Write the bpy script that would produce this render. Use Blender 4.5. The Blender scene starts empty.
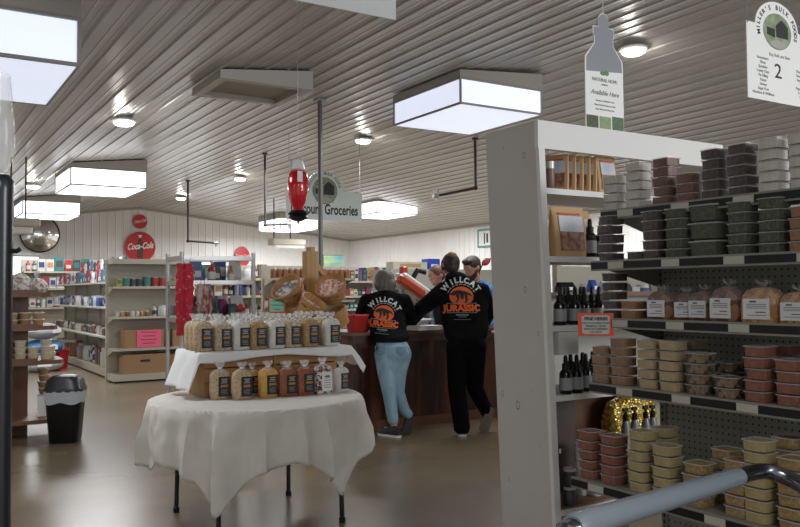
import bpy, bmesh, math, random
from mathutils import Vector, Matrix, noise
from mathutils.bvhtree import BVHTree
random.seed(7)
sc = bpy.context.scene
col = sc.collection
PI = math.pi
# ------------------------------------------------------------------ camera
F = 815.0; H = 1.42
roll = 0.0083; pitch = math.atan(27.5 / F); yaw = math.radians(31.94)
fw = Vector((math.sin(yaw) * math.cos(pitch), math.cos(yaw) * math.cos(pitch), math.sin(pitch)))
r0 = Vector((math.cos(yaw), -math.sin(yaw), 0)); u0 = r0.cross(fw)
RT = r0 * math.cos(roll) - u0 * math.sin(roll); UP = u0 * math.cos(roll) + r0 * math.sin(roll)
CAM = Vector((0, 0, H))
cd = bpy.data.cameras.new('camera'); cam = bpy.data.objects.new('camera', cd); col.objects.link(cam)
cd.sensor_width = 36; cd.lens = F / 800 * 36; cd.clip_start = 0.05; cd.clip_end = 100
m3 = Matrix((RT, UP, -fw)).transposed()
cam.matrix_world = Matrix.Translation(CAM) @ m3.to_4x4()
sc.camera = cam


def at(px, py, X=None, Y=None, Z=None, D=None):
    """point of the place seen at a pixel, on a known plane or at a known depth"""
    d = fw * F + RT * (px - 400) - UP * (py - 263.5)
    if X is not None: t = X / d.x
    elif Y is not None: t = Y / d.y
    elif Z is not None: t = (Z - H) / d.z
    else: t = D / d.dot(fw)
    return CAM + d * t


# ------------------------------------------------------------------ light
w = bpy.data.worlds.new('world'); sc.world = w; w.use_nodes = True
w.node_tree.nodes['Background'].inputs[0].default_value = (0.9, 0.95, 1.0, 1)
w.node_tree.nodes['Background'].inputs[1].default_value = 0.32
sc.view_settings.view_transform = 'Standard'; sc.view_settings.look = 'None'
sc.view_settings.gamma = 1; sc.view_settings.use_curve_mapping = False
sc.view_settings.exposure = 1.15


def area_light(loc, sx, sy, power, color=(0.95, 0.97, 1.0)):
    l = bpy.data.lights.new('panel_or_fill_light', 'AREA'); l.shape = 'RECTANGLE'; l.size = sx; l.size_y = sy
    l.energy = power; l.color = color
    o = bpy.data.objects.new('panel_or_fill_light', l); o.location = loc; col.objects.link(o)
    return o


# the lit panels: x0, y0, width, length, bottom height, power, label
FIX = [(-0.26, 5.19, 1.22, 1.22, 2.80, 17, 'large glowing box light with beige skirt, above the black pole'),
       (5.29, 7.2, 1.2, 1.42, 3.478, 30, 'glowing box light above the white bookcase and the tall man'),
       (2.41, 13.85, 1.22, 1.45, 3.17, 46, 'glowing box light above the shelf aisle, in front of the round red signs'),
       (2.38, 19.3, 1.2, 1.45, 3.17, 24, 'glowing box light just above the round convex mirror'),
       (9.25, 21.2, 1.2, 1.6, 3.22, 120, 'glowing box light behind the red hummingbird feeder'),
       (9.75, 16.7, 1.2, 1.45, 3.28, 110, 'glowing box light beside the hanging groceries sign'),
       (5.5, 19.6, 1.2, 1.45, 3.5, 0, '')]
for f in FIX:
    if f[5]: area_light((f[0] + f[2] / 2, f[1] + f[3] / 2, f[4] - 0.02), f[2], f[3], f[5])
# added fill lights without fixtures, to brighten the hall and the near surfaces
area_light((11.5, 12.0, 3.2), 1.2, 1.4, 70)
area_light((6.0, 12.6, 3.6), 1.2, 1.4, 45)
area_light((-1.5, 13.0, 2.7), 1.2, 1.4, 60)
area_light((11.0, 5.0, 3.2), 1.2, 1.4, 16)
area_light((0.2, -1.2, 2.9), 1.2, 1.4, 26)
area_light((-2.2, 3.0, 2.6), 1.2, 1.4, 8)
d_ = area_light((5.2, -2.3, 2.3), 3.0, 1.6, 75); d_.rotation_euler = (math.radians(90), 0, 0)      # added fill from behind the camera, brightens the signs and bookcase rail

# ------------------------------------------------------------------ materials
MATS = {}


def mat(name, c, rough=0.6, metal=0.0, n=None, c2=None, kind='noise', bump=0.0, alpha=None, trans=0.0, emit=0.0, stretch=None, ramp=(0.35, 0.65), spec=0.5, coat=0.0, detail=4):
    if name in MATS: return MATS[name]
    m = bpy.data.materials.new(name); m.use_nodes = True; nt = m.node_tree
    b = nt.nodes['Principled BSDF']
    b.inputs['Base Color'].default_value = (*c, 1); b.inputs['Roughness'].default_value = rough
    b.inputs['Metallic'].default_value = metal; b.inputs['Specular IOR Level'].default_value = spec
    b.inputs['Coat Weight'].default_value = coat
    if trans: b.inputs['Transmission Weight'].default_value = trans
    if alpha is not None: b.inputs['Alpha'].default_value = alpha
    if emit:
        b.inputs['Emission Color'].default_value = (*c, 1); b.inputs['Emission Strength'].default_value = emit
    if n:
        tc = nt.nodes.new('ShaderNodeTexCoord'); mp = nt.nodes.new('ShaderNodeMapping')
        nt.links.new(tc.outputs['Object'], mp.inputs[0])
        if stretch: mp.inputs['Scale'].default_value = stretch
        if kind == 'voronoi':
            t = nt.nodes.new('ShaderNodeTexVoronoi'); t.inputs['Scale'].default_value = n; out = t.outputs['Color']
            fac = t.outputs['Distance']
            sep = nt.nodes.new('ShaderNodeSeparateColor'); nt.links.new(out, sep.inputs[0]); src = sep.outputs[0]
        elif kind == 'wood':
            t = nt.nodes.new('ShaderNodeTexNoise'); t.inputs['Scale'].default_value = n; t.inputs['Detail'].default_value = 8
            t.inputs['Distortion'].default_value = 0.7
            src = t.outputs[0]; fac = src
        else:
            t = nt.nodes.new('ShaderNodeTexNoise'); t.inputs['Scale'].default_value = n; t.inputs['Detail'].default_value = detail
            src = t.outputs[0]; fac = src
        nt.links.new(mp.outputs[0], t.inputs['Vector'])
        r = nt.nodes.new('ShaderNodeValToRGB'); nt.links.new(src, r.inputs[0])
        r.color_ramp.elements[0].position, r.color_ramp.elements[1].position = ramp
        r.color_ramp.elements[0].color = (*c, 1); r.color_ramp.elements[1].color = (*(c2 or c), 1)
        nt.links.new(r.outputs[0], b.inputs['Base Color'])
        if bump:
            bp = nt.nodes.new('ShaderNodeBump'); bp.inputs['Strength'].default_value = bump; bp.inputs['Distance'].default_value = 0.01
            nt.links.new(fac, bp.inputs['Height']); nt.links.new(bp.outputs[0], b.inputs['Normal'])
    MATS[name] = m
    return m


def clear(name, c=(0.95, 0.97, 1.0), rough=0.12, a=0.3):
    """thin clear plastic: mostly see-through with a glossy skin"""
    if name in MATS: return MATS[name]
    m = bpy.data.materials.new(name); m.use_nodes = True; nt = m.node_tree
    b = nt.nodes['Principled BSDF']; o = nt.nodes['Material Output']
    b.inputs['Base Color'].default_value = (*c, 1); b.inputs['Roughness'].default_value = rough
    b.inputs['Specular IOR Level'].default_value = 0.8
    t = nt.nodes.new('ShaderNodeBsdfTransparent'); mx = nt.nodes.new('ShaderNodeMixShader'); mx.inputs[0].default_value = a
    nt.links.new(t.outputs[0], mx.inputs[1]); nt.links.new(b.outputs[0], mx.inputs[2]); nt.links.new(mx.outputs[0], o.inputs[0])
    MATS[name] = m
    return m


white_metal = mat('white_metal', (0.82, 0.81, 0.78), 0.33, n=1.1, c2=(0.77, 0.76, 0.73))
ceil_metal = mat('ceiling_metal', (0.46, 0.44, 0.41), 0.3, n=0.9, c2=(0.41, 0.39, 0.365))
panel_white = mat('lit_panel', (0.78, 0.84, 1.0), 0.4, emit=0.36)
panel_far = mat('lit_panel_full', (0.93, 0.94, 1.0), 0.4, emit=1.15)
beige_paint = mat('beige_paint', (0.50, 0.46, 0.38), 0.5)
trim_grey = mat('trim_grey', (0.33, 0.32, 0.31), 0.4)
black = mat('black_plastic', (0.008, 0.008, 0.009), 0.35, spec=.3)
black_metal = mat('black_metal', (0.015, 0.016, 0.018), 0.25)
dark_pipe = mat('dark_pipe', (0.03, 0.025, 0.022), 0.45)
grey_metal = mat('grey_metal', (0.42, 0.42, 0.42), 0.4, 0.6)
steel = mat('steel', (0.5, 0.52, 0.55), 0.22, 1.0)
white = mat('white_paint', (0.74, 0.73, 0.70), 0.5)
paper = mat('paper', (0.84, 0.84, 0.81), 0.6)
signw = mat('sign_board', (0.70, 0.76, 0.73), 0.35)
ink = mat('ink', (0.02, 0.02, 0.022), 0.5)
red = mat('red_plastic', (0.62, 0.015, 0.02), 0.25)
redcloth = mat('red_cloth', (0.42, 0.012, 0.03), 0.8, n=38, c2=(0.6, 0.35, 0.33), ramp=(0.6, 0.75))
shelf_beige = mat('shelf_beige', (0.45, 0.42, 0.34), 0.45)
oak = mat('oak', (0.42, 0.22, 0.08), 0.5, n=3, c2=(0.54, 0.33, 0.13), kind='wood', stretch=(1, 1, 0.12))
crate_wood = mat('crate_wood', (0.44, 0.22, 0.08), 0.6, n=5, c2=(0.58, 0.33, 0.13), kind='wood', stretch=(0.15, 1, 1))
brown_wood = mat('brown_wood', (0.085, 0.035, 0.015), 0.45, n=4, c2=(0.17, 0.075, 0.035), kind='wood', stretch=(1, 1, 0.15))
shelf_wood = mat('shelf_wood', (0.13, 0.06, 0.03), 0.45, n=4, c2=(0.21, 0.10, 0.05), kind='wood', stretch=(0.2, 1, 1))
counter_wood = mat('counter_wood', (0.022, 0.008, 0.004), 0.45, spec=.3, n=3.5, c2=(0.13, 0.042, 0.018), kind='wood', stretch=(2, 2, 0.22), ramp=(0.42, 0.72))
kraft = mat('kraft', (0.50, 0.31, 0.14), 0.6)
carton = mat('carton', (0.33, 0.20, 0.10), 0.8)
bagclear = clear('bag_film', (0.9, 0.9, 0.88), 0.22, 0.34)
tubclear = clear('tub_film', (0.7, 0.72, 0.7), 0.06, 0.03)


# ------------------------------------------------------------------ mesh helpers
class MB:
    def __init__(s): s.v = []; s.f = []; s.mi = []; s.k = 0

    def add(s, vs, fs):
        o = len(s.v); s.v += [tuple(v) for v in vs]
        for f in fs: s.f.append(tuple(i + o for i in f)); s.mi.append(s.k)
        return s

    def box(s, x0, x1, y0, y1, z0, z1):
        return s.add([(x, y, z) for x in (x0, x1) for y in (y0, y1) for z in (z0, z1)],
                     [(0, 1, 3, 2), (4, 6, 7, 5), (0, 4, 5, 1), (2, 3, 7, 6), (0, 2, 6, 4), (1, 5, 7, 3)])

    def rbox(s, x0, x1, y0, y1, z0, z1, r=0.01, n=3):
        """box with rounded vertical edges and softened top and bottom"""
        rings = []
        for z, i in ((z0, r * .6), (z0 + r * .6, 0), (z1 - r * .6, 0), (z1, r * .6)):
            ring = []
            for cx, cy, a0 in ((x1 - r, y1 - r, 0), (x0 + r, y1 - r, 90), (x0 + r, y0 + r, 180), (x1 - r, y0 + r, 270)):
                for k in range(n + 1):
                    a = math.radians(a0 + 90 * k / n); rr = max(r - i, 0.0005)
                    ring.append((cx + rr * math.cos(a), cy + rr * math.sin(a), z))
            rings.append(ring)
        return s.loft(rings)

    def loft(s, rings, caps=True, closed=True):
        n = len(rings[0]); vs = [v for r in rings for v in r]; fs = []
        for i in range(len(rings) - 1):
            for j in range(n if closed else n - 1):
                a = i * n + j; b = i * n + (j + 1) % n
                fs.append((a, b, b + n, a + n))
        if caps: fs.append(tuple(range(n - 1, -1, -1))); fs.append(tuple((len(rings) - 1) * n + j for j in range(n)))
        return s.add(vs, fs)

    def lathe(s, prof, seg=20, c=(0, 0), caps=True):
        return s.loft([[(c[0] + r * math.cos(2 * PI * k / seg), c[1] + r * math.sin(2 * PI * k / seg), z) for k in range(seg)] for r, z in prof], caps)

    def tube(s, pts, r, seg=10, caps=True):
        pts = [Vector(p) for p in pts]; rings = []
        rr = r if isinstance(r, (list, tuple)) else [r] * len(pts)
        prev = None
        for i, p in enumerate(pts):
            t = (pts[min(i + 1, len(pts) - 1)] - pts[max(i - 1, 0)]).normalized()
            if prev is None:
                a = Vector((0, 0, 1)) if abs(t.z) < .9 else Vector((1, 0, 0))
                u = t.cross(a).normalized()
            else:
                u = (prev - t * prev.dot(t)).normalized()
            prev = u; v = t.cross(u)
            rings.append([tuple(p + (u * math.cos(2 * PI * k / seg) + v * math.sin(2 * PI * k / seg)) * rr[i]) for k in range(seg)])
        return s.loft(rings, caps)

    def ball(s, c, rx, ry=None, rz=None, seg=14, M=None):
        ry = ry or rx; rz = rz or rx; rings = []
        n = max(6, seg // 2)
        for i in range(n + 1):
            a = PI * (i + .04 * (i == 0) - .04 * (i == n)) / n
            ring = []
            for k in range(seg):
                v = Vector((rx * math.sin(a) * math.cos(2 * PI * k / seg), ry * math.sin(a) * math.sin(2 * PI * k / seg), -rz * math.cos(a)))
                if M: v = M @ v
                ring.append(tuple(v + Vector(c)))
            rings.append(ring)
        return s.loft(rings)

    def prism(s, outline, y0, y1, holes=None):
        """outline of (x, z) pushed through in y"""
        n = len(outline)
        return s.loft([[(x, y0, z) for x, z in outline], [(x, y1, z) for x, z in outline]])

    def xf(s, M, i0=0):
        s.v[i0:] = [tuple(M @ Vector(v)) for v in s.v[i0:]]; return s

    def build(s, name, m, parent=None, smooth=False, loc=None):
        me = bpy.data.meshes.new(name); me.from_pydata(s.v, [], s.f)
        ms = m if isinstance(m, (list, tuple)) else [m]
        for x in ms: me.materials.append(x)
        if len(ms) > 1: me.polygons.foreach_set('material_index', s.mi)
        bm = bmesh.new(); bm.from_mesh(me); bmesh.ops.recalc_face_normals(bm, faces=bm.faces); bm.to_mesh(me); bm.free()
        if smooth:
            me.polygons.foreach_set('use_smooth', [True] * len(me.polygons))
            try: me.set_sharp_from_angle(angle=math.radians(40))
            except Exception: pass
        o = bpy.data.objects.new(name, me); col.objects.link(o)
        if parent: o.parent = parent
        if loc is not None: o.location = loc
        return o


def tag(o, label=None, cat=None, group=None, kind=None):
    if label: o['label'] = label
    if cat: o['category'] = cat
    if group: o['group'] = group
    if kind: o['kind'] = kind
    return o


def thing(name, label, cat, loc=(0, 0, 0), rz=0, group=None):
    o = bpy.data.objects.new(name, None); col.objects.link(o); o.empty_display_size = .1
    o.location = loc; o.rotation_euler = (0, 0, rz)
    return tag(o, label, cat, group)


def kids(o): return [c for c in bpy.data.objects if c.parent == o]


class Proto:
    """remembers a thing and its parts so that it can be copied"""
    def __init__(s, root):
        s.root = root; s.used = False
        s.parts = [(c, [g for g in kids(c)]) for c in kids(root)]

    def place(s, loc, rz=0, label=None, group=None, scale=None, mats=None, tilt=None):
        if not s.used:
            s.used = True; r = s.root; parts = s.parts; first = True
        else:
            first = False; r = s.root.copy(); col.objects.link(r)
        r.location = loc; r.rotation_euler = (tilt[0], tilt[1], rz) if tilt else (0, 0, rz)
        if scale: r.scale = scale if isinstance(scale, (tuple, list)) else (scale,) * 3
        if label: r['label'] = label
        if group: r['group'] = group
        for c, gs in s.parts:
            if first: continue
            d = c.copy(); col.objects.link(d); d.parent = r
            for g in gs:
                e = g.copy(); col.objects.link(e); e.parent = d
        return r


def text_mesh(body, size, shear=0.0, depth=0.001, align='CENTER', bold=0.0):
    cu = bpy.data.curves.new('t', 'FONT'); cu.body = body; cu.size = size; cu.shear = shear; cu.extrude = depth
    cu.align_x = align; cu.offset = bold; cu.resolution_u = 3
    o = bpy.data.objects.new('t', cu); col.objects.link(o)
    dg = bpy.context.evaluated_depsgraph_get()
    me = bpy.data.meshes.new_from_object(o.evaluated_get(dg))
    vs = [v.co.copy() for v in me.vertices]; fs = [tuple(p.vertices) for p in me.polygons]
    bpy.data.objects.remove(o); bpy.data.curves.remove(cu); bpy.data.meshes.remove(me)
    return vs, fs


def letters(mb, body, size, x, z, y=0.0, **k):
    """writing upright in the x-z plane, facing -y"""
    vs, fs = text_mesh(body, size, **k)
    mb.add([(v.x + x, y - v.z, v.y + z) for v in vs], fs); return mb


def arc_letters(mb, body, size, cx, cz, R, a0, a1, y=0.0, bold=0.0, rev=False):
    n = len(body)
    for i, ch in enumerate(body):
        if ch == ' ': continue
        vs, fs = text_mesh(ch, size, bold=bold)
        a = math.radians(a0 + (a1 - a0) * (i / (n - 1)))
        t = a - PI / 2
        mb.add([(cx + R * math.cos(a) + v.x * math.cos(t) - v.y * math.sin(t), y - v.z, cz + R * math.sin(a) + v.x * math.sin(t) + v.y * math.cos(t)) for v in vs], fs)
    return mb


def disc(mb, cx, cz, rx, rz, y0, y1, seg=32):
    mb.prism([(cx + rx * math.cos(2 * PI * k / seg), cz + rz * math.sin(2 * PI * k / seg)) for k in range(seg)], y0, y1); return mb


def seated(p, z): return Vector((p.x, p.y, z))


# ------------------------------------------------------------------ the setting
XR = 6.34; ZR = 4.0; XW = 13.54; YW = 25.0; XL = -3.5; YB = -2.5


def cz(x): return ZR - .115 * (XR - x) if x < XR else ZR - .11 * (x - XR)


fl = mat('concrete', (0.132, 0.100, 0.062), 0.27, n=0.9, c2=(0.215, 0.17, 0.112), detail=9, ramp=(0.3, 0.7), spec=0.5, bump=0.015)
tag(MB().box(XL, XW, YB, YW, -0.1, 0).build('floor', fl), kind='structure')


def rib_profile(u0, u1, pitch=0.229):
    pts = []; u = u0
    while u < u1:
        for du, h in ((0, 0), (.075, 0), (.080, .003), (.088, .003), (.093, 0), (.135, 0), (.140, .003), (.148, .003), (.153, 0), (.186, 0), (.196, .014), (.214, .014), (.225, 0)):
            if u + du <= u1: pts.append((u + du, h))
        u += pitch
    pts.append((u1, 0))
    return pts


mb = MB()
pr = rib_profile(XL, XW)
low = [(x, cz(x) - h) for x, h in pr]; upp = [(x, cz(x) + .06) for x, h in reversed(pr)]
mb.loft([[(x, YB, z) for x, z in low], [(x, YW, z) for x, z in low]], caps=False, closed=False)
mb.add([(XL, YB, cz(XL) + .05), (XR, YB, ZR + .05), (XR, YW, ZR + .05), (XL, YW, cz(XL) + .05), (XW, YB, cz(XW) + .05), (XW, YW, cz(XW) + .05)], [(0, 1, 2, 3), (1, 4, 5, 2)])
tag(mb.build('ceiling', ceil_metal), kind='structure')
# the gable wall with its vertical ribs
mb = MB()
for (a, ha), (b, hb) in zip(pr[:-1], pr[1:]):
    mb.add([(a, YW - ha, 0), (b, YW - hb, 0), (b, YW - hb, cz(b)), (a, YW - ha, cz(a))], [(0, 1, 2, 3)])
mb.box(XL, XW, YW + .03, YW + .1, 0, 3.0)
tag(mb.build('wall_front', white_metal), kind='structure')
mb = MB(); py_ = rib_profile(YB, YW)
for (a, ha), (b, hb) in zip(py_[:-1], py_[1:]):
    mb.add([(XW - ha, a, 0), (XW - hb, b, 0), (XW - hb, b, cz(XW)), (XW - ha, a, cz(XW))], [(0, 1, 2, 3)])
mb.box(XW + .03, XW + .1, YB, YW, 0, cz(XW))
tag(mb.build('wall_right', white_metal), kind='structure')
tag(MB().box(XL - .1, XL, YB, YW, 0, cz(XL) + .05).build('wall_left', white_metal), kind='structure')
mb = MB()
for x0, x1 in ((XL, XR), (XR, XW)):
    for q in ((x0, x1),):
        mb.loft([[(x, YW - .05, cz(x) - .06), (x, YW - .02, cz(x) - .06), (x, YW - .02, cz(x) - .005), (x, YW - .05, cz(x) - .005)] for x in q])
mb.box(XW - .05, XW - .02, YB, YW - .05, cz(XW) - .06, cz(XW) - .005)
tag(mb.build('trim_1', mat('wall_trim', (0.46, 0.42, 0.36), 0.5)), kind='structure')
# daylight windows in the gable wall
day = mat('daylight_pane', (0.95, 0.98, 1.0), 0.3, emit=1.6)
for i, (x0, x1, z0, z1) in enumerate(((2.7, 3.5, 1.95, 2.46), (7.35, 9.0, 1.55, 2.35))):
    wn = thing('window_%d' % (i + 1), None, None, (0, 0, 0)); wn['kind'] = 'structure'
    MB().box(x0, x1, YW - .05, YW - .04, z0, z1).build('pane', day, wn)
    f = MB()
    for a, b, c, d in ((x0 - .06, x0, z0 - .06, z1 + .06), (x1, x1 + .06, z0 - .06, z1 + .06), (x0, x1, z0 - .06, z0), (x0, x1, z1, z1 + .06)): f.box(a, b, YW - .08, YW - .03, c, d)
    f.build('window_frame', white, wn)

# ------------------------------------------------------------------ ceiling lights
for x0, y0, wx, ly, zb, pw, lab in FIX:
    if not lab: continue
    t = thing('ceiling_box_light', lab, 'ceiling light', (x0, y0, zb), 0, 'box lights under the ceiling')
    hp = 0.28
    sk = MB(); ring = []
    for (x, y) in ((0, 0), (wx, 0), (wx, ly), (0, ly)): ring.append((x, y))
    sk.loft([[(x, y, hp + .02) for x, y in ring], [(x, y, cz(x0 + x) - zb - .02) for x, y in ring]])
    sk.build('skirt', mat('skirt_beige', (0.40, 0.37, 0.32), 0.5), t)
    MB().box(.018, wx - .018, .018, ly - .018, 0.004, hp).build('diffuser', panel_white if y0 < 10 else panel_far, t)
    fr = MB(); e = .02
    for z0, z1 in ((0, .022), (hp, hp + .022)):
        fr.box(0, wx, 0, e, z0, z1); fr.box(0, wx, ly - e, ly, z0, z1); fr.box(0, e, e, ly - e, z0, z1); fr.box(wx - e, wx, e, ly - e, z0, z1)
    for x in (0, wx - e):
        for y in (0, ly - e): fr.box(x, x + e, y, y + e, .022, hp)
    fr.build('frame', trim_grey, t)

LAMPS = [((124, 117), 'round lamp on the ceiling between the two big box lights over the aisle', 16),
         ((633, 45), 'round bright lamp beside the hanging bottle-shaped sign', 16),
         ((363, 137), 'round lamp above the hanging groceries sign', 18), ((240, 176), 'round ceiling lamp between the two thin drop pipes', 18),
         ((181, 196), 'small round lamp near the first drop pipe by the gable wall', 22), ((33, 183), 'small round lamp above the convex mirror light', 20)]
lroot = None
glow = mat('lamp_glow', (1.0, 0.97, 0.9), 0.4, emit=9)
for (p, lab, pw) in LAMPS:
    d = at(*p, D=1) - CAM
    sl = .115 if True else 0
    P = None
    for sgn, s_ in ((1, .115), (-1, -.11)):
        tt = (ZR - s_ * XR - H) / (d.z - s_ * d.x); Q = CAM + d * tt
        if (Q.x - XR) * sgn <= 0: P = Q
    P.z -= .022
    if lroot is None:
        r = thing('ceiling_lamp', lab, 'lamp', P, 0, 'round lamps on the ceiling')
        MB().lathe([(.13, 0), (.15, -.012), (.15, -.03), (.12, -.045)], 24).build('lamp_housing', white, r, True)
        MB().lathe([(.115, -.045), (.115, -.062), (.09, -.078), (.03, -.085)], 24).build('lens', glow, r, True)
        lroot = Proto(r)
    lroot.place(P, 0, lab)
    l = bpy.data.lights.new('lamp_light', 'SPOT'); l.energy = pw * 2.2; l.spot_size = math.radians(165); l.spot_blend = .6; l.shadow_soft_size = .12; l.color = (1, .95, .87)
    o = bpy.data.objects.new('lamp_light', l); o.location = (P.x, P.y, P.z - .12); col.objects.link(o)
    l = bpy.data.lights.new('lamp_halo', 'POINT'); l.energy = 1.6; l.shadow_soft_size = .05; l.color = (1, .97, .9)
    o = bpy.data.objects.new('lamp_halo', l); o.location = (P.x, P.y, P.z - .13); col.objects.link(o)

# unlit return-air box on the ceiling
vx, vy = 2.64, 7.45
t = thing('ceiling_return_vent', 'unlit off-white box vent on the ceiling between the lit panels', 'vent', (vx, vy, 0))
zl = cz(vx) - .10; a, b = 0.98, .86
zt0, zt1 = cz(vx) - .02, cz(vx + a) - .02
ou = [(0, 0), (a, 0), (a, b), (0, b)]; i_ = .09; inn = [(i_, i_), (a - i_, i_), (a - i_, b - i_), (i_, b - i_)]
mb = MB(); mb.loft([[(x, y, zl) for x, y in inn], [(x, y, zl) for x, y in ou], [(x, y, cz(vx + x) - .02) for x, y in ou]], caps=False)
mb.build('vent_box', mat('vent_paint', (0.52, 0.50, 0.46), .5), t)
mb = MB().box(i_, a - i_, i_, b - i_, zl + .05, zl + .055)
mb.loft([[(x, y, zl) for x, y in inn], [(x, y, zl + .05) for x, y in inn]], caps=False)
mb.build('vent_grille', mat('vent_inner', (0.36, 0.33, 0.29), .6), t)

# drop pipes that hang from the ceiling and turn sideways


def drop(pts, D=None, Y=None, r=.016, lab='', tip=True):
    P = [at(px, py, Y=Y) for px, py in pts]
    z0 = cz(P[0].x); top = Vector((P[0].x, P[0].y, z0 - .021))
    t = thing('drop_pipe', lab, 'pipe', top, 0)
    L = [Vector((0, 0, 0))] + [p - top for p in P[1:]]
    L[1].x = 0; L[1].y = 0
    MB().tube(L[:2], r).tube(L[1:], r).ball(L[1], r * 1.7).lathe([(r * 2.4, -.03), (r * 2.4, 0)], 12).build('pipe', dark_pipe, t, True)
    if tip:
        e = L[-1]; MB().tube([e - Vector((.05, 0, 0)), e + Vector((.04, 0, 0))], r * 1.5).tube([e + Vector((0, 0, -.08)), e + Vector((0, 0, .10))], r * .8).tube([e + Vector((-.04, 0, .08)), e + Vector((.04, 0, .08))], r * .6).build('valve', grey_metal, t, True)
    return t


drop([(188, 196), (188, 241), (216, 243)], Y=17.5, r=.022, lab='thin L-shaped drop pipe in front of the gable wall, right of the red discs'.replace('right of', 'beside'))
drop([(265, 173), (265, 225), (289, 224)], Y=13.5, r=.02, lab='dark L-shaped drop pipe whose arm ends behind the red feeder')
drop([(475, 134), (475, 188), (436, 196)], Y=10.2, r=.022, lab='dark L-shaped drop pipe beside the white bookcase, above the tall customer')
drop([(282, 228), (282, 251)], Y=22, r=.022, lab='short straight drop pipe under the box light behind the feeder', tip=False) if False else None
# long grey pole that runs from the ceiling down behind the baskets
p = at(320, 113, Y=8.9)
t = thing('ceiling_pole', 'tall grey conduit pole from the ceiling down past the groceries sign', 'pole', (p.x, p.y, 0))
zt = cz(p.x)
MB().tube([(0, 0, 0), (0, 0, zt - .01)], .028, 12).build('pole', mat('conduit', (.16, .155, .15), .4, .3), t, True)
MB().box(-.06, .06, -.06, .06, zt - .03, zt - .015).box(-.08, .08, -.08, .08, 0, .01).build('flange', grey_metal, t)


def photo_oval(t, cx, cz_, rx, rz, y):
    """the small oval view of a barn in the shop's sign"""
    k = disc(MB(), cx, cz_, rx, rz, y - .002, y).build('barn_picture', mat('pic_grass', (.16, .24, .10), .6, n=14, c2=(.34, .36, .28)), t)
    MB().prism([(cx - rx * .1, cz_ - rz * .3), (cx + rx * .75, cz_ - rz * .3), (cx + rx * .75, cz_ + rz * .35), (cx + rx * .3, cz_ + rz * .7), (cx - rx * .1, cz_ + rz * .35)], y - .004, y - .002).prism([(cx - rx * .75, cz_ - rz * .25), (cx - rx * .2, cz_ - rz * .35), (cx - rx * .2, cz_ + rz * .1), (cx - rx * .75, cz_ + rz * .15)], y - .004, y - .002).build('barn', mat('pic_barn', (.03, .035, .03), .6), k)
    disc(MB(), cx, cz_ - rz * .7, rx * .55, rz * .22, y - .004, y - .002).build('path', mat('pic_path', (.4, .38, .35), .6), k)


# ---- hanging "Discount Groceries" sign
Ys = 11.5
A = at(286, 219.5, Y=Ys); B = at(362, 222, Y=Ys); Tt = at(361, 193, Y=Ys)
W_ = B.x - A.x; Hh = Tt.z - B.z
t = thing('groceries_sign', 'pale hanging sign board reading Discount Groceries under an oval picture', 'sign', (A.x, Ys, B.z))
o = disc(MB().box(0, W_, 0, .012, 0, Hh), W_ * .5, Hh * 1.0, W_ * .25, W_ * .235, -.0005, .0115)
o.build('sign_board', signw, t)
mb = MB(); vs, fs = text_mesh('Discount Groceries', .17, bold=.004)
wx = max(v.x for v in vs) - min(v.x for v in vs); s_ = W_ * .88 / wx
mb.add([(W_ * .5 + v.x * s_, -v.z - .001, .1 + v.y * 1.35) for v in vs], fs); mb.build('lettering', ink, t)
photo_oval(t, W_ * .5, Hh * 1.0, W_ * .165, W_ * .16, -.001)
mb = MB(); arc_letters(mb, "MILLER'S BULK FOODS", .07, W_ * .5, Hh * 1.0, W_ * .19, 165, 15, -.001); mb.build('arched_lettering', ink, t)
mb = MB(); letters(mb, 'Buy Bulk and Save', .045, W_ * .5, Hh * .6, -.001); mb.build('small_lettering', mat('grey_ink', (.25, .25, .25)), t)
for x in (.06, W_ - .03):
    MB().tube([(x, 0.006, Hh - .01), (x, 0.006, cz(A.x + x) - B.z)], .006, 6).build('chain', grey_metal, t)

# ---- hanging aisle sign "2"
Ys = 3.05
A = at(748, 97, Y=Ys); TL = at(746, 20, Y=Ys); W_ = .80
Hh = TL.z - A.z; sx_ = .31
t = thing('aisle_sign', 'white hanging aisle sign with a large 2 and an oval picture, above the tub shelves', 'sign', (A.x, Ys, A.z))
mb = MB().box(0, W_, 0, .006, 0, Hh); disc(mb, sx_, Hh * .98, .225, .175, -.0005, .0055)
mb.build('sign_board', paper, t)
photo_oval(t, sx_, Hh * .95, .145, .115, -.001)
mb = MB()
for ch_, k in zip("MILLER'S BULK FOODS", range(19)):
    a = math.radians(192 - k * 204 / 18); vs, fs = text_mesh(ch_ if ch_ != ' ' else '.', .042, bold=.001)
    if ch_ == ' ': continue
    q = a - PI / 2
    mb.add([(sx_ + .18 * math.cos(a) + v.x * math.cos(q) - v.y * math.sin(q), -.001 - v.z, Hh * .96 + .135 * math.sin(a) + v.x * math.sin(q) + v.y * math.cos(q)) for v in vs], fs)
mb.build('arched_lettering', ink, t)
mb = MB(); vs, fs = text_mesh('2', .13); mb.add([(sx_ + v.x * 1.25, -.001 - v.z, Hh * .33 + v.y) for v in vs], fs); mb.build('numeral', ink, t)
mb = MB(); letters(mb, 'Buy Bulk and Save', .030, sx_ + .02, Hh * .61, -.001)
for k, s_ in enumerate(('Sweeteners', 'Mixes', 'Sprinkles', 'Candy Clays', 'Pie Filling', 'Pastas', 'Honey', 'Sugar Free', 'Nutrition & Wellness')):
    letters(mb, s_, .025, .155, Hh * (.54 - k * .058), -.001)
for k, s_ in enumerate(('Dried Fruit', 'Raw Spices', 'Snack Mix', 'Teas', 'Popcorn Mix', 'Canning', 'Nuts')):
    letters(mb, s_, .025, .56, Hh * (.46 - k * .058), -.001)
mb.build('small_lettering', MATS['grey_ink'], t)
mb = MB(); z = Hh - .012; k = 0
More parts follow.
